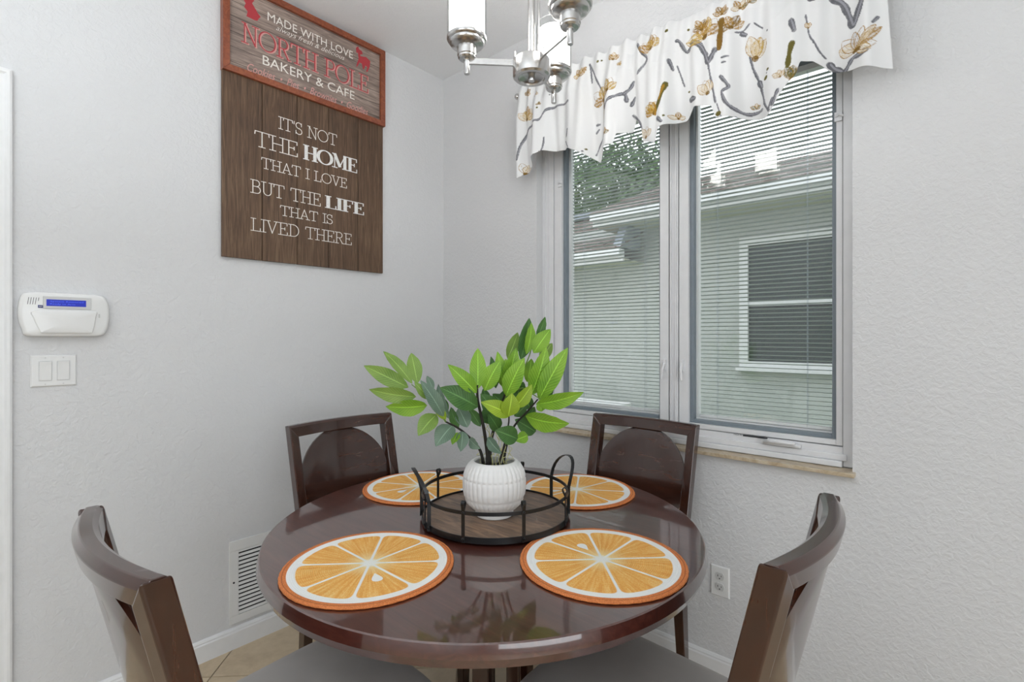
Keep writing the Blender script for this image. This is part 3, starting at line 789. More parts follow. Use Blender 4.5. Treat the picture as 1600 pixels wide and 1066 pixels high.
    # petiole
LV = [
 (320,515,35,375,82,'leaf_m',-.08,-.10,.2),(345,490,160,280,52,'leaf_m',-.08,-.04,.6),(378,490,338,292,74,'leaf_m',-.07,-.03,.3),
 (370,575,68,530,80,'leaf_m',-.08,-.12,-.2),(440,630,175,640,88,'leaf',-.06,-.10,-.3),(500,688,382,822,92,'leaf_m',-.05,-.09,.3),
 (604,757,495,890,95,'leaf_g',-.04,-.09,.4),(640,805,600,880,45,'leaf',-.04,-.07,.3),(668,795,655,925,64,'leaf_g',-.03,-.07,-.3),
 (712,843,778,908,55,'leaf_g',-.03,-.06,.3),(700,770,640,645,80,'leaf_g',-.03,.0,.3),(582,715,508,492,58,'leaf_g',-.05,-.02,-.5),
 (545,700,400,470,66,'leaf_g',-.06,-.09,.5),(480,530,438,440,34,'leaf_g',-.05,-.03,.4),(448,590,360,480,46,'leaf_m',-.07,-.08,.4),
 (645,770,590,640,54,'leaf_d',-.03,-.0,-.4),(560,720,470,600,44,'leaf_y',-.05,-.07,.3),(560,690,520,570,60,'leaf_d',-.04,-.02,.2),
 (765,640,525,515,112,'leaf_d',-.03,-.06,.35),(757,550,575,368,78,'leaf',-.03,-.06,.3),(765,525,765,262,88,'leaf',-.03,.0,.1),
 (808,535,908,342,96,'leaf',-.02,-.02,-.3),(880,520,850,316,52,'leaf_d',.05,.06,.4),(922,510,892,285,66,'leaf',.02,.03,.3),
 (925,500,945,330,60,'leaf',.03,.05,-.3),(938,505,1012,262,86,'leaf',.01,.0,.3),(945,570,1062,325,100,'leaf',-.03,-.05,-.25),
 (955,330,1022,162,72,'leaf_m',.06,.08,.3),(1040,335,1097,70,84,'leaf_d',.05,.07,.3),(1075,300,1110,100,60,'leaf',.04,.05,.5),
 (1140,205,1198,62,46,'leaf_d',.06,.08,.3),(1122,295,1230,140,88,'leaf',.04,.05,-.2),(1165,345,1242,230,64,'leaf_m',.07,.09,-.2),
 (1105,565,1205,258,104,'leaf',.0,-.01,.25),(1155,595,1340,260,104,'leaf',-.01,-.02,-.2),(1200,535,1258,425,44,'leaf_g',.03,.05,.4),
 (1138,622,1442,550,88,'leaf',-.02,-.05,.3),(1185,560,1245,505,60,'leaf_d',.02,.02,.3),(1072,698,1347,750,104,'leaf',-.04,-.09,.45),
 (975,692,788,608,78,'leaf_y',-.06,-.10,.4),(958,700,985,553,94,'leaf_y',-.07,-.08,.2),(1000,645,1112,498,74,'leaf_y',-.05,-.05,.3),
 (1020,845,878,788,92,'leaf_d',-.05,-.08,.3),(1135,800,1005,720,92,'leaf_d',.03,.0,.3),(1085,822,1000,855,62,'leaf',-.02,-.05,.2),
 (828,835,915,940,60,'leaf_g',-.05,-.08,.3),(783,765,708,648,54,'leaf_d',-.0,.02,.3),(895,700,785,555,96,'leaf_d',.0,-.02,.3),
 (945,640,860,555,64,'leaf_d',.03,.04,.3),(1105,655,1062,560,70,'leaf_d',.02,.03,-.2),(1172,670,1160,600,54,'leaf',-.02,-.02,.3),
 (1010,560,1060,480,70,'leaf_d',.05,.06,.3),(860,750,800,650,80,'leaf_d',.03,.05,.2),(900,790,830,680,70,'leaf_d',.0,-.03,.4),
 (1030,600,1020,470,70,'leaf_d',.05,.06,.0),(1080,480,1110,330,70,'leaf',.05,.07,.2),(1000,470,1010,360,60,'leaf_d',.06,.08,.2),
 (1060,740,1130,640,70,'leaf_d',.03,.03,.3),(1000,700,1080,620,60,'leaf_d',.02,.02,.1),(960,690,1010,610,50,'leaf_d',.02,.03,.1),
 (900,640,960,520,64,'leaf_d',.05,.06,.1),(830,620,800,520,50,'leaf_d',.04,.05,.1)]
for L_ in LV: leaf(*L_)
rnd = random.Random(5)
for i in range(16):
    x = rnd.uniform(-.04, .04); y = rnd.uniform(-.035, .035); m = MB(); pts = []
    hh = rnd.uniform(.05, .13)
    for k in range(8):
        t = k/7; pts.append((x+rnd.uniform(-.012, .012)*t*2, y+rnd.uniform(-.012, .012)*t*2, .005+hh*t))
    m.tube(pts, .0009, 5); m.build('tendril', M['rope'], pl, smooth=True)

# ------------------------------------------------------------ lettering
def board(bx, pt): pass
def GL(bold=False):
    s = .30
    def E_(x0, y, x1): return [('L', [(x0, y), (x1, y)])]
    g = {}
    def ser(x, y, w=.16): return ('S', [(x-w, y), (x+w, y)])
    def arc(cx, cy, rx, ry, a0, a1, n=20): return [(cx+rx*math.cos(math.radians(a0+(a1-a0)*i/n)), cy+ry*math.sin(math.radians(a0+(a1-a0)*i/n))) for i in range(n+1)]
    g['I'] = (.36, [('L', [(.18, 0), (.18, 1)]), ser(.18, 0), ser(.18, 1)])
    g["'"] = (.18, [('L', [(.09, .78), (.10, 1)])])
    g['T'] = (.80, [('L', [(.40, 0), (.40, 1)]), ser(.40, 0), ('S', [(.03, .80), (.05, 1), (.75, 1), (.77, .80)])])
    g['S'] = (.62, [('L', arc(.31, .75, .24, .25, 30, 270, 18)+arc(.31, .25, .25, .25, 90, -150, 18)), ('S', [(.52, .72), (.52, .98)]), ('S', [(.07, .02), (.07, .28)])])
    g['N'] = (.86, [('S', [(.15, 0), (.15, 1)]), ('L', [(.15, 1), (.71, 0)]), ('S', [(.71, 0), (.71, 1)]), ser(.15, 0), ser(.12, 1, .1), ser(.71, 1)])
    g['O'] = (.98, [('O', arc(.49, .5, .44, .5, 0, 360, 40))])
    g['H'] = (.86, [('L', [(.16, 0), (.16, 1)]), ('L', [(.70, 0), (.70, 1)]), ('S', [(.16, .5), (.70, .5)])]+[ser(x, y) for x in (.16, .70) for y in (0, 1)])
    g['E'] = (.72, [('L', [(.18, 0), (.18, 1)]), ('S', [(.02, 0), (.66, 0), (.66, .22)]), ('S', [(.02, 1), (.64, 1), (.64, .80)]), ('S', [(.18, .52), (.48, .52)]), ('S', [(.48, .42), (.48, .62)])])
    g['F'] = (.70, [('L', [(.18, 0), (.18, 1)]), ser(.18, 0), ('S', [(.02, 1), (.64, 1), (.64, .78)]), ('S', [(.18, .50), (.48, .50)]), ('S', [(.48, .40), (.48, .60)])])
    g['L'] = (.68, [('L', [(.18, 0), (.18, 1)]), ser(.18, 1), ('S', [(.02, 0), (.64, 0), (.64, .24)])])
    g['M'] = (1.02, [('S', [(.15, 0), (.15, 1)]), ('L', [(.15, 1), (.50, .12)]), ('S', [(.50, .12), (.84, 1)]), ('L', [(.84, 1), (.84, 0)]), ser(.15, 0), ser(.84, 0), ser(.10, 1, .09), ser(.90, 1, .09)])
    g['A'] = (.86, [('S', [(.12, 0), (.42, 1)]), ('L', [(.42, 1), (.74, 0)]), ('S', [(.21, .32), (.64, .32)]), ser(.12, 0), ser(.74, 0)])
    g['V'] = (.84, [('L', [(.12, 1), (.42, 0)]), ('S', [(.42, 0), (.72, 1)]), ser(.12, 1), ser(.72, 1)])
    g['B'] = (.74, [('L', [(.18, 0), (.18, 1)]), ('O', [(.03, 1), (.42, 1)]+arc(.42, .76, .2, .24, 90, -90, 12)+[(.18, .52)]), ('O', [(.18, .52), (.44, .52)]+arc(.44, .26, .24, .26, 90, -90, 12)+[(.03, 0)])])
    g['U'] = (.84, [('L', [(.16, 1), (.16, .3)]), ('O', [(.16, .32)]+arc(.42, .30, .26, .30, 180, 360, 18)+[(.68, 1)]), ser(.16, 1), ser(.68, 1)])
    g['R'] = (.80, [('L', [(.18, 0), (.18, 1)]), ser(.18, 0), ('O', [(.03, 1), (.42, 1)]+arc(.42, .75, .22, .25, 90, -90, 12)+[(.18, .50)]), ('L', [(.40, .50), (.68, 0)]), ser(.72, 0, .08)])
    g['P'] = (.72, [('L', [(.18, 0), (.18, 1)]), ser(.18, 0), ('O', [(.03, 1), (.42, 1)]+arc(.42, .74, .24, .26, 90, -90, 12)+[(.18, .48)])])
    g['D'] = (.86, [('L', [(.18, 0), (.18, 1)]), ('O', [(.03, 1), (.38, 1)]+arc(.38, .5, .40, .5, 90, -90, 18)+[(.03, 0)])])
    g[' '] = (.42, [])
    return g
G = GL()
def strokes(text, wthin, wthick):
    """mitred flat strips of a slab serif alphabet, height 1: list of strips and total width"""
    strips = []; x = 0
    for ch in text:
        adv, st = G[ch]
        for kind, pts in st:
            P = [Vector((a, b)) for a, b in pts]; n = len(P); closed = (P[0]-P[-1]).length < 1e-4
            L_, R_ = [], []
            for i in range(n):
                d0 = (P[i]-P[i-1]) if i > 0 else ((P[0]-P[-2]) if closed else P[1]-P[0])
                d1 = (P[i+1]-P[i]) if i < n-1 else ((P[1]-P[0]) if closed else P[-1]-P[-2])
                d0 = d0.normalized(); d1 = d1.normalized(); t = (d0+d1).normalized() if (d0+d1).length > 1e-6 else d0
                w = wthin if kind == 'S' else wthick if kind == 'L' else wthin+(wthick-wthin)*abs(t.y)**2
                nn = Vector((-t.y, t.x)); k = w/2/max(.5, nn.dot(Vector((-d0.y, d0.x))))
                e = Vector((0, 0))
                if not closed and i == 0: e = -d1*wthin*.45
                if not closed and i == n-1: e = d0*wthin*.45
                L_.append((x+P[i].x+nn.x*k+e.x, P[i].y+nn.y*k+e.y)); R_.append((x+P[i].x-nn.x*k+e.x, P[i].y-nn.y*k+e.y))
            strips.append((L_, R_))
        x += adv
    return strips, x
def text_on_wall(text, y0, y1, z0, z1, mat, parent, origin, xoff, wthin=.05, wthick=.06, sub=None):
    q, wd = strokes(text, wthin, wthick); sx_ = (y1-y0)/wd; sz = (z1-z0)
    v = []; f = []
    for si, (L_, R_) in enumerate(q):
        b = len(v); xo = xoff+.00004*(si % 7)
        for l, r in zip(L_, R_):
            for p in (l, r): v.append((xo, y0+p[0]*sx_-origin[1], z0+p[1]*sz-origin[2]))
        for i in range(len(L_)-1): f.append((b+2*i, b+2*i+1, b+2*i+3, b+2*i+2))
    return tag(link('lettering', mesh('lettering', v, f), mat, parent), kind='stuff')
def font_text(text, y0, y1, z0, z1, mat, parent, origin, xoff, shear=0., off=0., name='lettering', fillz=True):
    cu = bpy.data.curves.new('t', 'FONT'); cu.body = text; cu.shear = shear; cu.offset = off; cu.resolution_u = 3
    to = bpy.data.objects.new('t', cu); COL.objects.link(to); bpy.context.view_layer.update()
    me = bpy.data.meshes.new_from_object(to.evaluated_get(bpy.context.evaluated_depsgraph_get())); bpy.data.objects.remove(to)
    co = np.zeros(len(me.vertices)*3); me.vertices.foreach_get('co', co); co = co.reshape(-1, 3)
    mn, mx = co.min(0), co.max(0)
    y = y0+(co[:, 0]-mn[0])/(mx[0]-mn[0])*(y1-y0); z = z0+(co[:, 1]-mn[1])/(mx[1]-mn[1])*(z1-z0)
    new = np.stack([np.full(len(y), xoff), y-origin[1], z-origin[2]], 1); me.vertices.foreach_set('co', new.ravel()); me.update()
    me.materials.clear()
    return tag(link(name, me, mat, parent), kind='stuff')

# plaque of five upright boards
po_ = Vector((0, -.797, 1.59)); pq = tag(empty('plank_sign', po_), 'brown vertical plank sign with white home and life quotation, hanging on left wall', 'sign')
ed = [-1.174, -1.017, -.867, -.717, -.563, -.419]
for a, b in zip(ed, ed[1:]):
    MB().box(.006, .018, a+.0012+.797, b-.0012+.797, random.uniform(0, .0006), .752).build('plank', M['plank'], pq, bevel=.0015)
MB().box(.001, .006, -.33, .33, .08, .14).build('batten', M['plank'], pq); MB().box(.001, .006, -.33, .33, .60, .66).build('batten', M['plank'], pq)
X = .0186
text_on_wall("IT'S NOT", -.950, -.675, 2.168, 2.219, M['ink_white'], pq, po_, X, .06, .065)
text_on_wall("THE", -1.050, -.862, 2.066, 2.129, M['ink_white'], pq, po_, X, .055, .06)
text_on_wall("HOME", -.838, -.566, 2.066, 2.129, M['ink_white2'], pq, po_, X, .065, .21)
text_on_wall("THAT I LOVE", -1.022, -.622, 1.980, 2.024, M['ink_white'], pq, po_, X, .065, .07)
text_on_wall("BUT THE", -1.066, -.755, 1.868, 1.922, M['ink_white'], pq, po_, X, .055, .065)
text_on_wall("LIFE", -.735, -.528, 1.868, 1.922, M['ink_white2'], pq, po_, X, .07, .22)
text_on_wall("THAT IS", -.943, -.696, 1.795, 1.837, M['ink_white'], pq, po_, X, .065, .07)
text_on_wall("LIVED THERE", -1.064, -.596, 1.711, 1.762, M['ink_white'], pq, po_, X, .055, .065)

# framed bakery sign
so = Vector((0, -.795, 2.335)); sg = tag(empty('framed_sign', so), 'red-brown framed bakery and cafe sign hanging above the plank sign', 'sign')
y0, y1, z0, z1 = -.379, .380, 0, .385; fw = .026; x0, x1 = .003, .033
def mitre(pts): return MB().hexa(pts)
a, b = fw, fw
def bar(p0, p1, q0, q1, name='frame_bar'):   # outer edge p0-p1, inner edge q0-q1 (y,z)
    MB().hexa([(x0, *p0), (x0, *p1), (x0, *q1), (x0, *q0), (x1, *p0), (x1, *p1), (x1, *q1), (x1, *q0)]).build(name, M['frame_red'], sg, bevel=.0012)
bar((y0, z0), (y1, z0), (y0+fw, z0+fw), (y1-fw, z0+fw)); bar((y0, z1), (y1, z1), (y0+fw, z1-fw), (y1-fw, z1-fw))
bar((y0, z0), (y0, z1), (y0+fw, z0+fw), (y0+fw, z1-fw)); bar((y1, z0), (y1, z1), (y1-fw, z0+fw), (y1-fw, z1-fw))
MB().box(.004, .019, y0+fw-.002, y1-fw+.002, z0+fw-.002, z1-fw+.002).build('printed_panel', M['signpanel'], sg)
X = .0196
font_text('MADE WITH LOVE', -.996, -.592, 2.612, 2.648, M['ink_white'], sg, so, X)
font_text('always fresh & delicious', -.960, -.636, 2.580, 2.609, M['ink_white'], sg, so, X, shear=.45, off=-.008)
text_on_wall("NORTH POLE", -1.096, -.502, 2.476, 2.556, M['ink_pink'], sg, so, X-.0002, .075, .115)
text_on_wall("NORTH POLE", -1.100, -.506, 2.478, 2.558, M['ink_red'], sg, so, X, .05, .075)
font_text('BAKERY & CAFE', -1.016, -.583, 2.417, 2.457, M['ink_white'], sg, so, X)
font_text('Cookies  \u2022  Pies  \u2022  Brownies  \u2022  Goodies', -1.078, -.508, 2.366, 2.400, M['ink_pink'], sg, so, X, shear=.4, off=.0)
def silhouette(poly, name):
    v = [(X, y+.795, z-2.335) for y, z in poly]; me = mesh(name, v, [tuple(range(len(v)))]); bm = bmesh.new(); bm.from_mesh(me)
    bmesh.ops.triangulate(bm, faces=bm.faces[:])
    for fc in bm.faces:
        if fc.normal.x < 0: fc.normal_flip()
    bm.to_mesh(me); bm.free(); link(name, me, M['ink_red'], sg)
silhouette([(-1.091, 2.650), (-1.084, 2.640), (-1.090, 2.623), (-1.081, 2.614), (-1.076, 2.610), (-1.081, 2.589), (-1.049, 2.587), (-1.038, 2.589), (-1.031, 2.604), (-1.024, 2.611), (-1.038, 2.624), (-1.043, 2.632), (-1.059, 2.653), (-1.050, 2.668), (-1.066, 2.680), (-1.086, 2.676), (-1.095, 2.664)], 'printed_figure')
silhouette([(-.576, 2.673), (-.563, 2.687), (-.558, 2.674), (-.543, 2.672), (-.538, 2.659), (-.553, 2.650), (-.550, 2.643), (-.519, 2.652), (-.495, 2.641), (-.499, 2.610), (-.512, 2.580), (-.519, 2.581), (-.512, 2.604), (-.523, 2.609), (-.529, 2.592), (-.536, 2.583), (-.543, 2.610), (-.556, 2.610), (-.567, 2.588), (-.574, 2.580), (-.569, 2.605), (-.560, 2.627), (-.565, 2.654), (-.573, 2.651)], 'printed_reindeer')

# ------------------------------------------------------------ alarm keypad, switch, vent, outlet
ko = Vector((0, -1.642, 1.343)); kp = tag(empty('alarm_keypad', ko), 'white wall alarm keypad with blue display above the light switch', 'keypad')
def catm(poly, n=6):
    out = []
    N = len(poly)
    for i in range(N):
        p = [Vector((*poly[(i+k-1) % N], 0)) for k in range(4)]
        for k in range(n):
            t = k/n; q = .5*((2*p[1])+(-p[0]+p[2])*t+(2*p[0]-5*p[1]+4*p[2]-p[3])*t*t+(-p[0]+3*p[1]-3*p[2]+p[3])*t**3); out.append((q.x, q.y))
    return out
ko_out = [(-1.749, 1.400), (-1.735, 1.411), (-1.69, 1.414), (-1.60, 1.414), (-1.552, 1.411), (-1.537, 1.395), (-1.530, 1.365), (-1.530, 1.325), (-1.536, 1.292), (-1.552, 1.273), (-1.60, 1.271), (-1.68, 1.271), (-1.737, 1.274), (-1.748, 1.295), (-1.756, 1.330), (-1.756, 1.365)]
kc = catm([(y-ko.y, z-ko.z) for y, z in ko_out], 4)
rings = []
for k, x in ((.985, .001), (1.0, .006), (1.0, .018), (.985, .024), (.95, .0285), (.90, .030), (.6, .0315), (.2, .032), (.001, .032)):
    rings.append([(x, y*k, z*k) for y, z in kc])
MB().rings(rings).build('housing', M['plastic'], kp, smooth=35)
fl = catm([(-.080, .010), (.0, .0125), (.071, .013), (.074, -.005), (.066, -.052), (.057, -.0605), (0, -.0605), (-.058, -.0605), (-.066, -.052), (-.080, -.014)], 4)
MB().rings([[(x, y*k, -.022+(z+.022)*k) for y, z in fl] for k, x in ((1.0, .028), (1.0, .034), (.975, .0365), (.85, .0385), (.4, .040), (.001, .0402))]).build('flip_cover', M['plastic'], kp, smooth=35)
MB().box(.030, .0345, -.058, .062, .017, .058).build('display_bezel', M['plastic2'], kp, bevel=.003)
dsp = MB().box(.033, .0352, -.050, .048, .0265, .0475).build('display', M['lcd'], kp)
font_text('System Restored', -1.683, -1.601, 1.381, 1.3865, M['lcdtxt'], dsp, ko, .0355, name='display_text')
font_text('Ready to Arm', -1.683, -1.622, 1.3728, 1.3785, M['lcdtxt'], dsp, ko, .0355, name='display_text')
lg = MB().box(.0315, .0335, -.0695, -.0575, .0195, .0285).build('logo_badge', emis('badge_blue', (.02, .04, .2), .02, (.02, .03, .16)), kp, bevel=.001)
font_text('ADT', -1.7100, -1.7010, 1.3648, 1.3692, M['ink_white'], lg, ko, .0338, shear=.1, off=.01, name='logo_lettering')
for i in range(5):
    y = -.094+i*.0058; MB().hexa([(.0295, y, .030), (.0295, y+.0012, .030), (.0295, y+.0042, .052), (.0295, y+.003, .052), (.0312, y, .030), (.0312, y+.0012, .030), (.0312, y+.0042, .052), (.0312, y+.003, .052)]).build('speaker_slot', M['ink'], kp)
MB().tube([(.031, .083, -.008), (.0325, .083, .004)], .0022, 8).build('indicator', M['plastic2'], kp)
sw = tag(empty('light_switch', (0, -1.670, 1.160)), 'white double rocker light switch plate below the alarm keypad', 'switch')
MB().hexa([(0.0005, -.0575, -.052), (.0005, .0575, -.052), (.0005, .0575, .052), (.0005, -.0575, .052), (.006, -.053, -.0475), (.006, .053, -.0475), (.006, .053, .0475), (.006, -.053, .0475)]).build('plate', M['plastic'], sw, bevel=.001)
for y in (-.0215, .0225):
    rk = MB().hexa([(.004, y-.0165, -.0325), (.004, y+.0165, -.0325), (.004, y+.0165, .0325), (.004, y-.0165, .0325), (.0068, y-.0165, -.0325), (.0068, y+.0165, -.0325), (.0068, y+.0165, .0325), (.0068, y-.0165, .0325)]).build('switch_frame', M['plastic2'], sw)
    MB().rings([[(.006, y-.0145, z), (.006, y+.0145, z), (x, y+.0145, z), (x, y-.0145, z)] for z, x in ((-.030, .0085), (.0, .0098), (.030, .0075+.0045))]).build('rocker', M['plastic'], rk, bevel=.0006)
    for z in (-.0425, .0425): MB().tube([(.0055, y, z), (.0068, y, z)], .0022, 10).build('screw', M['plastic2'], sw)
ve = tag(empty('wall_vent', (0, -.95, .268)), 'white louvred return air vent low on the left wall behind the table', 'vent')
ringframe_l = MB()
def lb(m, y0_, y1_, z0_, z1_, xa, xb): m.box(xa, xb, y0_, y1_, z0_, z1_); return m
VY = .192; VZ = .1685; VI = .156; VJ = .137
m = MB(); lb(m, -VY, VY, -VZ, -VJ, .001, .007); lb(m, -VY, VY, VJ-.010, VZ, .001, .007); lb(m, -VY, -VI, -VJ, VJ-.010, .001, .007); lb(m, VI, VY, -VJ, VJ-.010, .001, .007)
m.build('frame', M['plastic'], ve, bevel=.0015)
MB().box(.0002, .001, -VI, VI, -VJ, VJ-.01).build('backing', M['dark'], ve)
lm = MB().hexa([(.0012, -VI, -.0062), (.0012, VI, -.0062), (.0052, VI, -.0062), (.0052, -VI, -.0062), (.0012, -VI, .0036), (.0012, VI, .0036), (.0030, VI, .0036), (.0030, -VI, .0036)]).me('louvre'); lm.materials.append(M['plastic'])
for i in range(16): link('louvre', lm, None, ve, (0, 0, -.1285+i*.0168))
MB().tube([(.006, -.175, 0), (.0085, -.175, 0)], .004, 10).build('screw', M['ink'], ve)
ou = tag(empty('power_outlet', (1.5555, 0, .3605)), 'white double power outlet on right wall just beside the table edge', 'outlet')
MB().hexa([(-.035, -.0005, -.057), (.035, -.0005, -.057), (.035, -.0005, .057), (-.035, -.0005, .057), (-.031, -.006, -.053), (.031, -.006, -.053), (.031, -.006, .053), (-.031, -.006, .053)]).build('plate', M['plastic'], ou, bevel=.001)
for z in (-.0195, .0195):
    rc = MB().rings([[(.0165*math.cos(t)*(1 if abs(math.cos(t)) < .9 else 1), y, z+max(-.0135, min(.0135, .0172*math.sin(t)))) for t in [2*PI*i/28 for i in range(28)]] for y in (-.004, -.0082)]).build('receptacle', M['plastic2'], ou)
    for x, h_ in ((-.0062, .0045), (.0062, .0036)): MB().box(x-.001, x+.001, -.0086, -.0078, z+.001-h_/2, z+.001+h_*1.1).build('slot', M['ink'], rc)
    MB().tube([(0, -.0076, z-.0075), (0, -.0087, z-.0075)], .0024, 10).build('slot', M['ink'], rc)
MB().tube([(0, -.005, 0), (0, -.0072, 0)], .0025, 10).build('screw', M['plastic2'], ou)
# sticker on the window frame
sk = MB().box(1.622, 1.706, .0440, .0446, .9020, .9075).build('sticker', M['ink'], win)
font_text('MADE IN', 1.590, 1.618, .902, .908, M['ink'], win, Vector((0, 0, 0)), 0, name='sticker_text')
so_ = [o for o in win.children if o.name.startswith('sticker_text')][0]; cc = np.zeros(len(so_.data.vertices)*3); so_.data.vertices.foreach_get('co', cc); cc = cc.reshape(-1, 3)
cc = np.stack([cc[:, 1], np.full(len(cc), .0440), cc[:, 2]], 1); so_.data.vertices.foreach_set('co', cc.ravel()); so_.data.update()

# ------------------------------------------------------------ chandelier
CH = Vector((1.272, -.765, 0))
ch = tag(empty('chandelier', CH+UP*2.04), 'brushed nickel three-light chandelier with lit frosted glass cylinders above the table', 'chandelier')
def Lz(prof): return [(r, z) for r, z in prof]
MB().lathe([(0, .006), (.022, .004), (.034, .0), (.038, -.002), (.040, -.006), (.050, -.006), (.055, -.001), (.0555, .005), (.0555, .044), (.052, .049), (.02, .051), (0, .051)], 64).build('hub', M['steel'], ch, smooth=35)
MB().lathe([(0, -.014), (.009, -.014), (.010, -.012), (.010, .01), (0, .01)], 24).build('finial', M['steel'], ch, smooth=35)
MB().tube([(0, 0, .05), (0, 0, .69)], .0105, 20).build('stem_rod', M['steel'], ch, smooth=35)
MB().tube([(.018, .012, .05), (.018, .012, .69)], .0035, 12).build('side_rod', M['steel'], ch, smooth=35)
MB().lathe([(0, .66), (.055, .66), (.062, .668), (.062, .699), (0, .699)], 48).build('canopy', M['steel'], ch, smooth=35)
LR = .190
for base in (184, -60, 65):
    a = math.radians(base); dv = RIGHT*math.cos(a)+FWD*math.sin(a); tn = Vector((-dv.y, dv.x, 0))
    c0 = dv*LR
    p0, p1 = dv*.045, dv*(LR+.002)
    arm = MB().hexa([p0-tn*.004+UP*.029, p1-tn*.004+UP*.029, p1+tn*.004+UP*.029, p0+tn*.004+UP*.029, p0-tn*.004+UP*.047, p1-tn*.004+UP*.047, p1+tn*.004+UP*.047, p0+tn*.004+UP*.047])
    arm.build('arm', M['steel'], ch, bevel=.001)
    for s in (-1, 1): MB().tube([dv*.050+tn*s*.010+UP*.045, dv*.050+tn*s*.010+UP*.066], .0025, 8).build('arm_pin', M['steel'], ch)
    hol = MB().lathe([(0, 0), (.0075, 0), (.0085, .002), (.0085, .040), (.010, .042), (.022, .043), (.026, .047), (.026, .052), (.028, .054), (.028, .078), (.033, .080), (.045, .083), (.050, .087), (.0515, .091), (.0515, .094), (.056, .096), (.0585, .100), (.0585, .106), (.050, .108), (0, .108)], 56, tuple(c0)).build('lamp_holder', M['steel'], ch, smooth=35)
    MB().lathe([(.0, .109), (.0505, .109), (.0515, .112), (.0515, .235), (.050, .237), (.048, .235), (.048, .115), (0, .113)], 48, tuple(c0)).build('inner_glass', M['lamp'], ch, smooth=35)
    MB().lathe([(.0555, .108), (.0575, .108), (.0575, .258), (.0555, .258), (.0555, .108)], 56, tuple(c0), close=False).build('outer_glass', M['clear'], ch, smooth=35)

# ------------------------------------------------------------ curtain rod and printed valance
RODY = -.075; RODZ = 2.425
rod = tag(empty('curtain_rod', (1.36, RODY, RODZ)), 'slim nickel curtain rod with ball finial holding the floral valance', 'curtain rod')
MB().tube([(-.72, 0, 0), (.70, 0, 0)], .008, 14).build('rod', M['steel'], rod, smooth=True)
for s in (-1, 1):
    MB().sphere((s*.735, 0, 0), .0145, 18, 12).build('finial', M['steel'], rod, smooth=True)
    MB().tube([(s*.715, 0, 0), (s*.727, 0, 0)], .010, 14).build('collar', M['steel'], rod)
    m = MB().tube([(s*.69, 0, -.012), (s*.69, -RODY-.004, -.012)], .005, 10); m.box(s*.69-.012, s*.69+.012, -RODY-.005, -RODY-.0005, -.045, .02); m.build('bracket', M['steel'], rod)
HEM = [(.657, 2.013), (.757, 2.077), (.817, 2.103), (.95, 2.087), (1.092, 1.998), (1.108, 2.034), (1.183, 2.039), (1.186, 2.08), (1.237, 2.087), (1.251, 2.139), (1.29, 2.088), (1.298, 2.031), (1.359, 2.001), (1.37, 2.052), (1.455, 2.075), (1.475, 2.10), (1.503, 2.105), (1.57, 2.079), (1.58, 2.033), (1.714, 2.009), (1.744, 1.996), (1.762, 2.004), (1.773, 2.024), (1.798, 2.065), (1.83, 2.10), (1.837, 2.141), (1.868, 2.135), (1.913, 2.1), (2.069, 2.034)]
VX0, VX1, VTOP = .645, 2.052, 2.462
def R_at(px, py, off=-.095):
    v = FWD+RIGHT*((px-800)/F_PX); t = (off-CAM.y)/v.y; return CAM.x+t*v.x, CAM.z+(HORIZON-py)/F_PX*t
NXg, NZg = 760, 240
PX = 1400; PZ = 520                     # paint raster over x 0.60..2.10, z 1.96..2.50
img = np.full((PZ, PX, 3), (.79, .79, .79), np.float32)
gx = np.linspace(.60, 2.10, PX)[None, :]; gz = np.linspace(1.96, 2.50, PZ)[:, None]
rs = np.random.RandomState(3)
noise = rs.rand(PZ//4+2, PX//4+2).repeat(4, 0).repeat(4, 1)[:PZ, :PX]; fine = rs.rand(PZ, PX)
def paint_mask(mask, col, a=1.0):
    mk = (np.clip(mask, 0, 1)*a)[..., None]; img[:] = img*(1-mk)+np.array(col, np.float32)*mk
def reg(x0, x1, z0, z1):
    i0 = max(0, int((x0-.60)/1.5*PX)); i1 = min(PX, int((x1-.60)/1.5*PX)+2); j0 = max(0, int((z0-1.96)/.54*PZ)); j1 = min(PZ, int((z1-1.96)/.54*PZ)+2); return slice(j0, j1), slice(i0, i1)
def stroke(pts, r, col, dry=.3):
    for k, (a, b) in enumerate(zip(pts, pts[1:])):
        ra = r[k] if isinstance(r, (list, tuple)) else r; rb = r[k+1] if isinstance(r, (list, tuple)) else r
        m = max(ra, rb)+.003; sl = reg(min(a[0], b[0])-m, max(a[0], b[0])+m, min(a[1], b[1])-m, max(a[1], b[1])+m)
        X_, Z_ = gx[:, sl[1]], gz[sl[0]]
        dx, dz = b[0]-a[0], b[1]-a[1]; L2 = dx*dx+dz*dz+1e-12
        t = np.clip(((X_-a[0])*dx+(Z_-a[1])*dz)/L2, 0, 1); d = np.hypot(X_-a[0]-t*dx, Z_-a[1]-t*dz); rr = ra+(rb-ra)*t
        mk = np.clip((rr-d)/.0010+.5, 0, 1)*(1-dry*(noise[sl] > .62)*(d > rr*.35))
        sub = img[sl]; sub[:] = sub*(1-mk[..., None])+np.array(col, np.float32)*mk[..., None]
GOLD = (.36, .185, .012); GOLD2 = (.20, .105, .008); GOLDL = (.55, .37, .09); GREY = (.13, .13, .145); GREYL = (.30, .30, .33); CREAM = (.68, .58, .42); OLIVE = (.12, .10, .012)
def P_(l): return [R_at(x, y) for x, y in l]
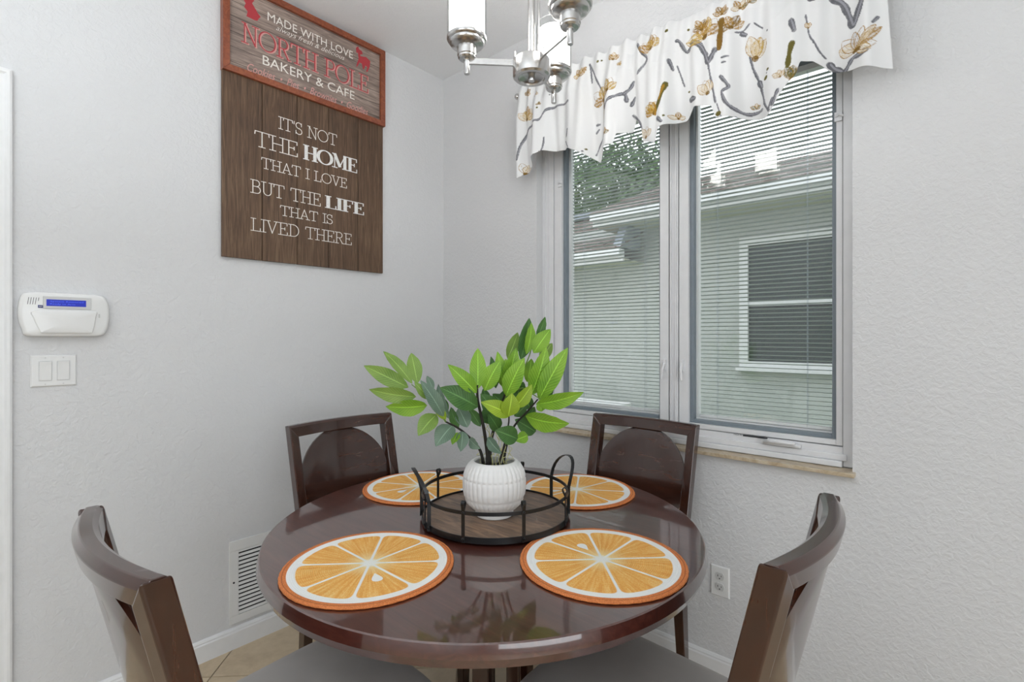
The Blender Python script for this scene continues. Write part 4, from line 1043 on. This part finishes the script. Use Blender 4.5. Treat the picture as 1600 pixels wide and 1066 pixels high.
def branch(pts, wpx, col=GREY, dry=.35):
    w = P_(pts); sc = .0024
    out = []
    for i in range(len(w)-1):
        p0, p1, p2, p3 = [np.array(w[max(0, min(len(w)-1, i+k))]) for k in (-1, 0, 1, 2)]
        for k in range(6):
            t = k/6; out.append(tuple(.5*((2*p1)+(-p0+p2)*t+(2*p0-5*p1+4*p2-p3)*t*t+(-p0+3*p1-3*p2+p3)*t**3)))
    out.append(w[-1]); n = len(out)
    stroke(out, [wpx*sc/2*(.92+.16*math.sin(i*.9)) for i in range(n)], col, dry)
    stroke([(x+.002, z+.001) for x, z in out], wpx*sc/7, GREYL if col == GREY else col, 0)
def petal(cx, cz, ang, L, W, fill=None, line=GOLD, lw=.0013, n=14):
    ca, sa = math.cos(ang), math.sin(ang)
    X_ = (gx-cx)*ca+(gz-cz)*sa; Y_ = -(gx-cx)*sa+(gz-cz)*ca
    sl = reg(cx-L, cx+L, cz-L, cz+L); X_, Y_ = X_[sl], Y_[sl]
    t = X_/L; hwid = W*np.sin(PI*np.clip(t, 0, 1))**.8
    ins = (t > 0) & (t < 1)
    inside = np.clip((hwid-np.abs(Y_))/.001, 0, 1)*ins
    sub = img[sl]
    if fill is not None:
        streak = .55+.45*np.sin(Y_/W*9+3*noise[sl])
        mk = (inside*np.clip(streak, .25, 1))[..., None]; sub[:] = sub*(1-mk)+np.array(fill, np.float32)*mk
    e = np.clip(1.2-np.abs(hwid-np.abs(Y_))/lw, 0, 1)*ins
    e = np.maximum(e, .7*np.clip(1-np.abs(Y_-W*.35*np.sin(PI*np.clip(t, 0, 1)))/(lw*.7), 0, 1)*ins*(t < .8))
    e = e[..., None]; sub[:] = sub*(1-e)+np.array(line, np.float32)*e
def flower(px, py, rpx, up=90, n=5, spread=150, fills=(GOLDL, None, GOLD), line=GOLD, w=.30):
    x, z = R_at(px, py); L = rpx*.0032
    for k in range(n):
        a = math.radians(up-spread/2+spread*k/(n-1 if n > 1 else 1)); petal(x, z, a, L*(.85+.25*((k*7) % 3)/2), L*w, fills[k % len(fills)], line)
    stroke([(x, z), (x+.001, z)], L*.14, GOLD2, .2)
for pts, w in [([(1300, -2), (1318, 10), (1328, 28), (1335, 44), (1345, 18), (1354, -4)], 8), ([(813, 252), (818, 225), (828, 202), (843, 193), (850, 190), (862, 172), (893, 161)], 4.5),
               ([(921, 101), (931, 120), (940, 137), (948, 155), (950, 174), (949, 207), (938, 225), (929, 242)], 3.2), ([(950, 176), (957, 163), (966, 155), (979, 150), (981, 160)], 5.5),
               ([(999, 117), (1009, 103), (1012, 92), (1003, 82), (997, 70)], 4.5), ([(1057, 64), (1064, 68), (1073, 82), (1080, 76), (1087, 68), (1098, 73), (1110, 92)], 5),
               ([(1082, 68), (1097, 76), (1106, 90), (1112, 104), (1117, 94), (1122, 83)], 7), ([(1112, 104), (1116, 125), (1121, 150), (1124, 166)], 3),
               ([(1131, 125), (1142, 138), (1143, 144), (1134, 150), (1140, 166), (1152, 175), (1169, 178), (1190, 171)], 5), ([(1173, 89), (1177, 108), (1186, 128), (1193, 150), (1197, 165), (1206, 178)], 3.6),
               ([(1186, 128), (1190, 136)], 7), ([(1261, 28), (1264, 45), (1267, 60), (1274, 70), (1282, 84), (1290, 92)], 2.2), ([(1296, 100), (1303, 106), (1314, 111)], 8), ([(1320, 113), (1327, 104), (1335, 95), (1349, 92), (1356, 86)], 6),
               ([(1373, 33), (1366, 42)], 4), ([(822, 270), (816, 282), (830, 262)], 3), ([(853, 245), (856, 232), (857, 218)], 3), ([(889, 215), (892, 205)], 5), ([(886, 222), (894, 233)], 2.5),
               ([(978, 150), (985, 140), (990, 128)], 5), ([(1049, 98), (1054, 112)], 5), ([(1060, 105), (1065, 120), (1069, 135)], 2.2), ([(1078, 154), (1088, 157)], 8), ([(988, 180), (1000, 190), (1005, 202)], 4),
               ([(1035, 190), (1042, 196)], 6), ([(1132, 95), (1143, 94)], 3), ([(1133, 103), (1139, 103)], 3), ([(1240, 40), (1245, 55)], 7), ([(1212, 170), (1218, 155), (1221, 148)], 5), ([(1205, 176), (1212, 160)], 3), ([(1152, 54), (1164, 50), (1173, 40)], 3), ([(1160, 55), (1167, 57)], 6), ([(926, 130), (921, 100)], 3), ([(1180, 38), (1193, 46)], 2), ([(986, 165), (991, 152)], 5), ([(1268, 1), (1276, 2)], 8), ([(932, 196), (938, 195)], 4), ([(931, 208), (936, 203)], 4), ([(1126, 168), (1134, 190)], 1.6)]:
    branch(pts, w)
for a in [(825, 188, 17, 80, 5, 120, (GOLDL, CREAM, GOLD)), (824, 148, 9, 60, 4, 150, (GOLD, GOLD2)), (841, 149, 5, 90, 3, 200, (CREAM,)), (820, 272, 14, 70, 3, 60, (None, CREAM)),
          (907, 120, 11, 90, 4, 160, (GOLD, GOLDL)), (946, 158, 19, 120, 4, 130, (GOLD, GOLDL, None)), (956, 146, 16, 70, 3, 70, (GOLDL, None)), (960, 95, 10, 85, 3, 90, (GOLD, CREAM)), (970, 103, 5, 60, 3, 150, (GOLDL,)),
          (1019, 78, 17, 105, 6, 100, (GOLDL, None, GOLD)), (1029, 182, 17, 125, 4, 70, (GOLDL, GOLD)), (1014, 218, 13, 80, 3, 80, (CREAM, None)), (1060, 186, 8, 90, 3, 150, (CREAM, GOLD)), (955, 214, 8, 90, 3, 160, (OLIVE, GOLD)),
          (1105, 62, 22, 100, 6, 140, (GOLD, None, GOLDL)), (1098, 48, 13, 100, 4, 120, (GOLD, GOLD2)), (1145, 48, 16, 90, 4, 140, (GOLD, GOLD2)), (1128, 22, 10, 90, 4, 160, (GOLD2, GOLD)), (1156, 12, 10, 90, 4, 180, (GOLD, CREAM)), (1172, 5, 8, 90, 3, 180, (OLIVE, GOLD)),
          (1112, 152, 17, 108, 3, 50, (CREAM, None)), (1180, 92, 22, 75, 3, 50, (CREAM, GOLDL)), (1242, 132, 14, 85, 3, 50, (OLIVE, OLIVE)), (1224, 128, 8, 100, 3, 90, (CREAM,)), (913, 112, 6, 20, 2, 40, (GOLD,)), (848, 166, 4, 90, 3, 180, (OLIVE,)), (1265, 48, 6, 90, 2, 40, (CREAM,)), (1180, 168, 6, 90, 3, 120, (OLIVE, CREAM))]:
    flower(a[0], a[1], a[2], a[3], a[4], a[5], a[6])
for l, w, c in (([(1128, 32), (1129, 50), (1128, 80)], 9, GOLD2), ([(1046, 137), (1040, 155), (1031, 178)], 8, OLIVE), ([(1044, 140), (1037, 160)], 4, GOLD), ([(1242, 75), (1238, 95), (1236, 112)], 7, OLIVE), ([(947, 160), (950, 190)], 3, GOLD2), ([(1031, 184), (1030, 170)], 4, GOLD)):
    branch(l, w, c, .2)
x, z = R_at(1340, 84)
for a, L, Wd, fi in ((150, .055, .019, CREAM), (128, .062, .017, None), (95, .058, .012, (.62, .62, .64)), (72, .062, .013, None), (38, .078, .012, GOLD), (50, .075, .010, CREAM), (-18, .040, .014, CREAM), (5, .050, .013, None)):
    petal(x, z, math.radians(a), L, Wd, fi, GOLD, .0016)
stroke([(x-.004, z-.002), (x+.006, z)], .006, GOLD2, .1)
for px, py, r in ((1203, 113, 2.2), (1199, 125, 3.3), (1201, 118, 1.2), (1202, 52, 1.5), (1129, 184, 4.5), (917, 240, 1.6), (920, 236, 1.8), (846, 247, 1.4), (852, 241, 1), (846, 172, 2), (1075, 142, 1.8), (1273, 70, 1.4), (1045, 187, 1.8), (1153, 187, 1.5), (1043, 50, 3), (1075, 46, 2.2), (935, 97, 2.6), (940, 95, 1.8), (1241, 120, 1.5), (862, 150, 1.2)):
    c = R_at(px, py); stroke([c, (c[0]+.0005, c[1])], r*.0021, OLIVE if r > 1.7 else GREY, 0)
hx = np.array([h[0] for h in HEM]); hz = np.array([h[1] for h in HEM])
us = np.linspace(0, 1, NXg); vv = np.linspace(0, 1, NZg)
Xs = VX0+(VX1-VX0)*us
hem = np.interp(Xs, hx, hz)
k5 = np.ones(5)/5; hem = np.convolve(np.pad(hem, 2, 'edge'), k5, 'valid')
top = VTOP+.006*np.sin(Xs*95)+.004*np.sin(Xs*37+1)-.010*np.exp(-((Xs-.66)/.03)**2)
# fold depth: sharp gathers at the rod opening into wide flutes at the hem
ph1 = Xs*2*PI/.061+1.2*np.sin(Xs*9); ph2 = Xs*2*PI/.205+.8*np.sin(Xs*5+1)
verts = np.zeros((NZg, NXg, 3))
fade = np.clip((Xs-VX0)/.05, 0, 1)*np.clip((VX1-Xs)/.10, 0, 1)
for j, t in enumerate(vv):
    z = top+(hem-top)*t
    s = max(0, (t-.13)/.87)
    y = -.075-.010-.030*min(1, t*3)*1.0 + (.0065*(1-s*.45))*np.sin(ph1)+(.003+.030*s)*np.sin(ph2)*fade+.010*s*np.sin(ph1*.5+2)
    if t < .17: y = y-.004*math.sin(PI*t/.17)
    xx = Xs+.004*np.cos(ph2)*s
    xx = xx+.020*s*np.clip((us-.94)/.06, 0, 1)+.004
    verts[j, :, 0] = xx; verts[j, :, 1] = np.minimum(y, -.062 if t < .25 else -.03); verts[j, :, 2] = z
co = verts.reshape(-1, 3)
idx = np.arange(NXg*NZg).reshape(NZg, NXg)
fc = np.stack([idx[:-1, :-1], idx[1:, :-1], idx[1:, 1:], idx[:-1, 1:]], -1).reshape(-1, 4)
me = bpy.data.meshes.new('valance'); me.vertices.add(len(co)); me.vertices.foreach_set('co', co.ravel())
me.loops.add(len(fc)*4); me.loops.foreach_set('vertex_index', fc.ravel().astype(np.int32)); me.polygons.add(len(fc))
me.polygons.foreach_set('loop_start', (np.arange(len(fc))*4).astype(np.int32)); me.polygons.foreach_set('loop_total', np.full(len(fc), 4, np.int32)); me.update(calc_edges=True); me.validate()
me.polygons.foreach_set('use_smooth', np.ones(len(fc), bool))
# look the print up where each vertex stands (seen square on at the mean cloth plane)
tt = (-.095-CAM.y)/(co[:, 1]-CAM.y); lx = CAM.x+(co[:, 0]-CAM.x)*(1+(tt-1)*.0); lz = co[:, 2]
ix = np.clip(((lx-.60)/1.5*PX).astype(int), 0, PX-1); iz = np.clip(((lz-1.96)/.54*PZ).astype(int), 0, PZ-1)
colv = np.ones((len(co), 4), np.float32); colv[:, :3] = img[iz, ix]
at = me.color_attributes.new('print', 'FLOAT_COLOR', 'POINT'); at.data.foreach_set('color', colv.ravel())
t = NT('printed_cotton'); an = t.new('ShaderNodeAttribute', attribute_name='print'); n = t.noise(t.coord(), 900, 2); t.bump(n, .12, .0006)
t.set(an.outputs['Color'], .8)
tr = t.new('ShaderNodeBsdfTranslucent'); t.l.new(an.outputs['Color'], tr.inputs[0]); mx = t.new('ShaderNodeMixShader'); mx.inputs[0].default_value = .10
t.l.new(t.b.outputs[0], mx.inputs[1]); t.l.new(tr.outputs[0], mx.inputs[2]); t.l.new(mx.outputs[0], t.n['Material Output'].inputs[0])
me.materials.append(t.m)
va = bpy.data.objects.new('valance', me); COL.objects.link(va)
md = va.modifiers.new('s', 'SOLIDIFY'); md.thickness = .0012; md.offset = 0
tag(va, 'white gathered valance printed with gold magnolias and grey branches above the window', 'valance')
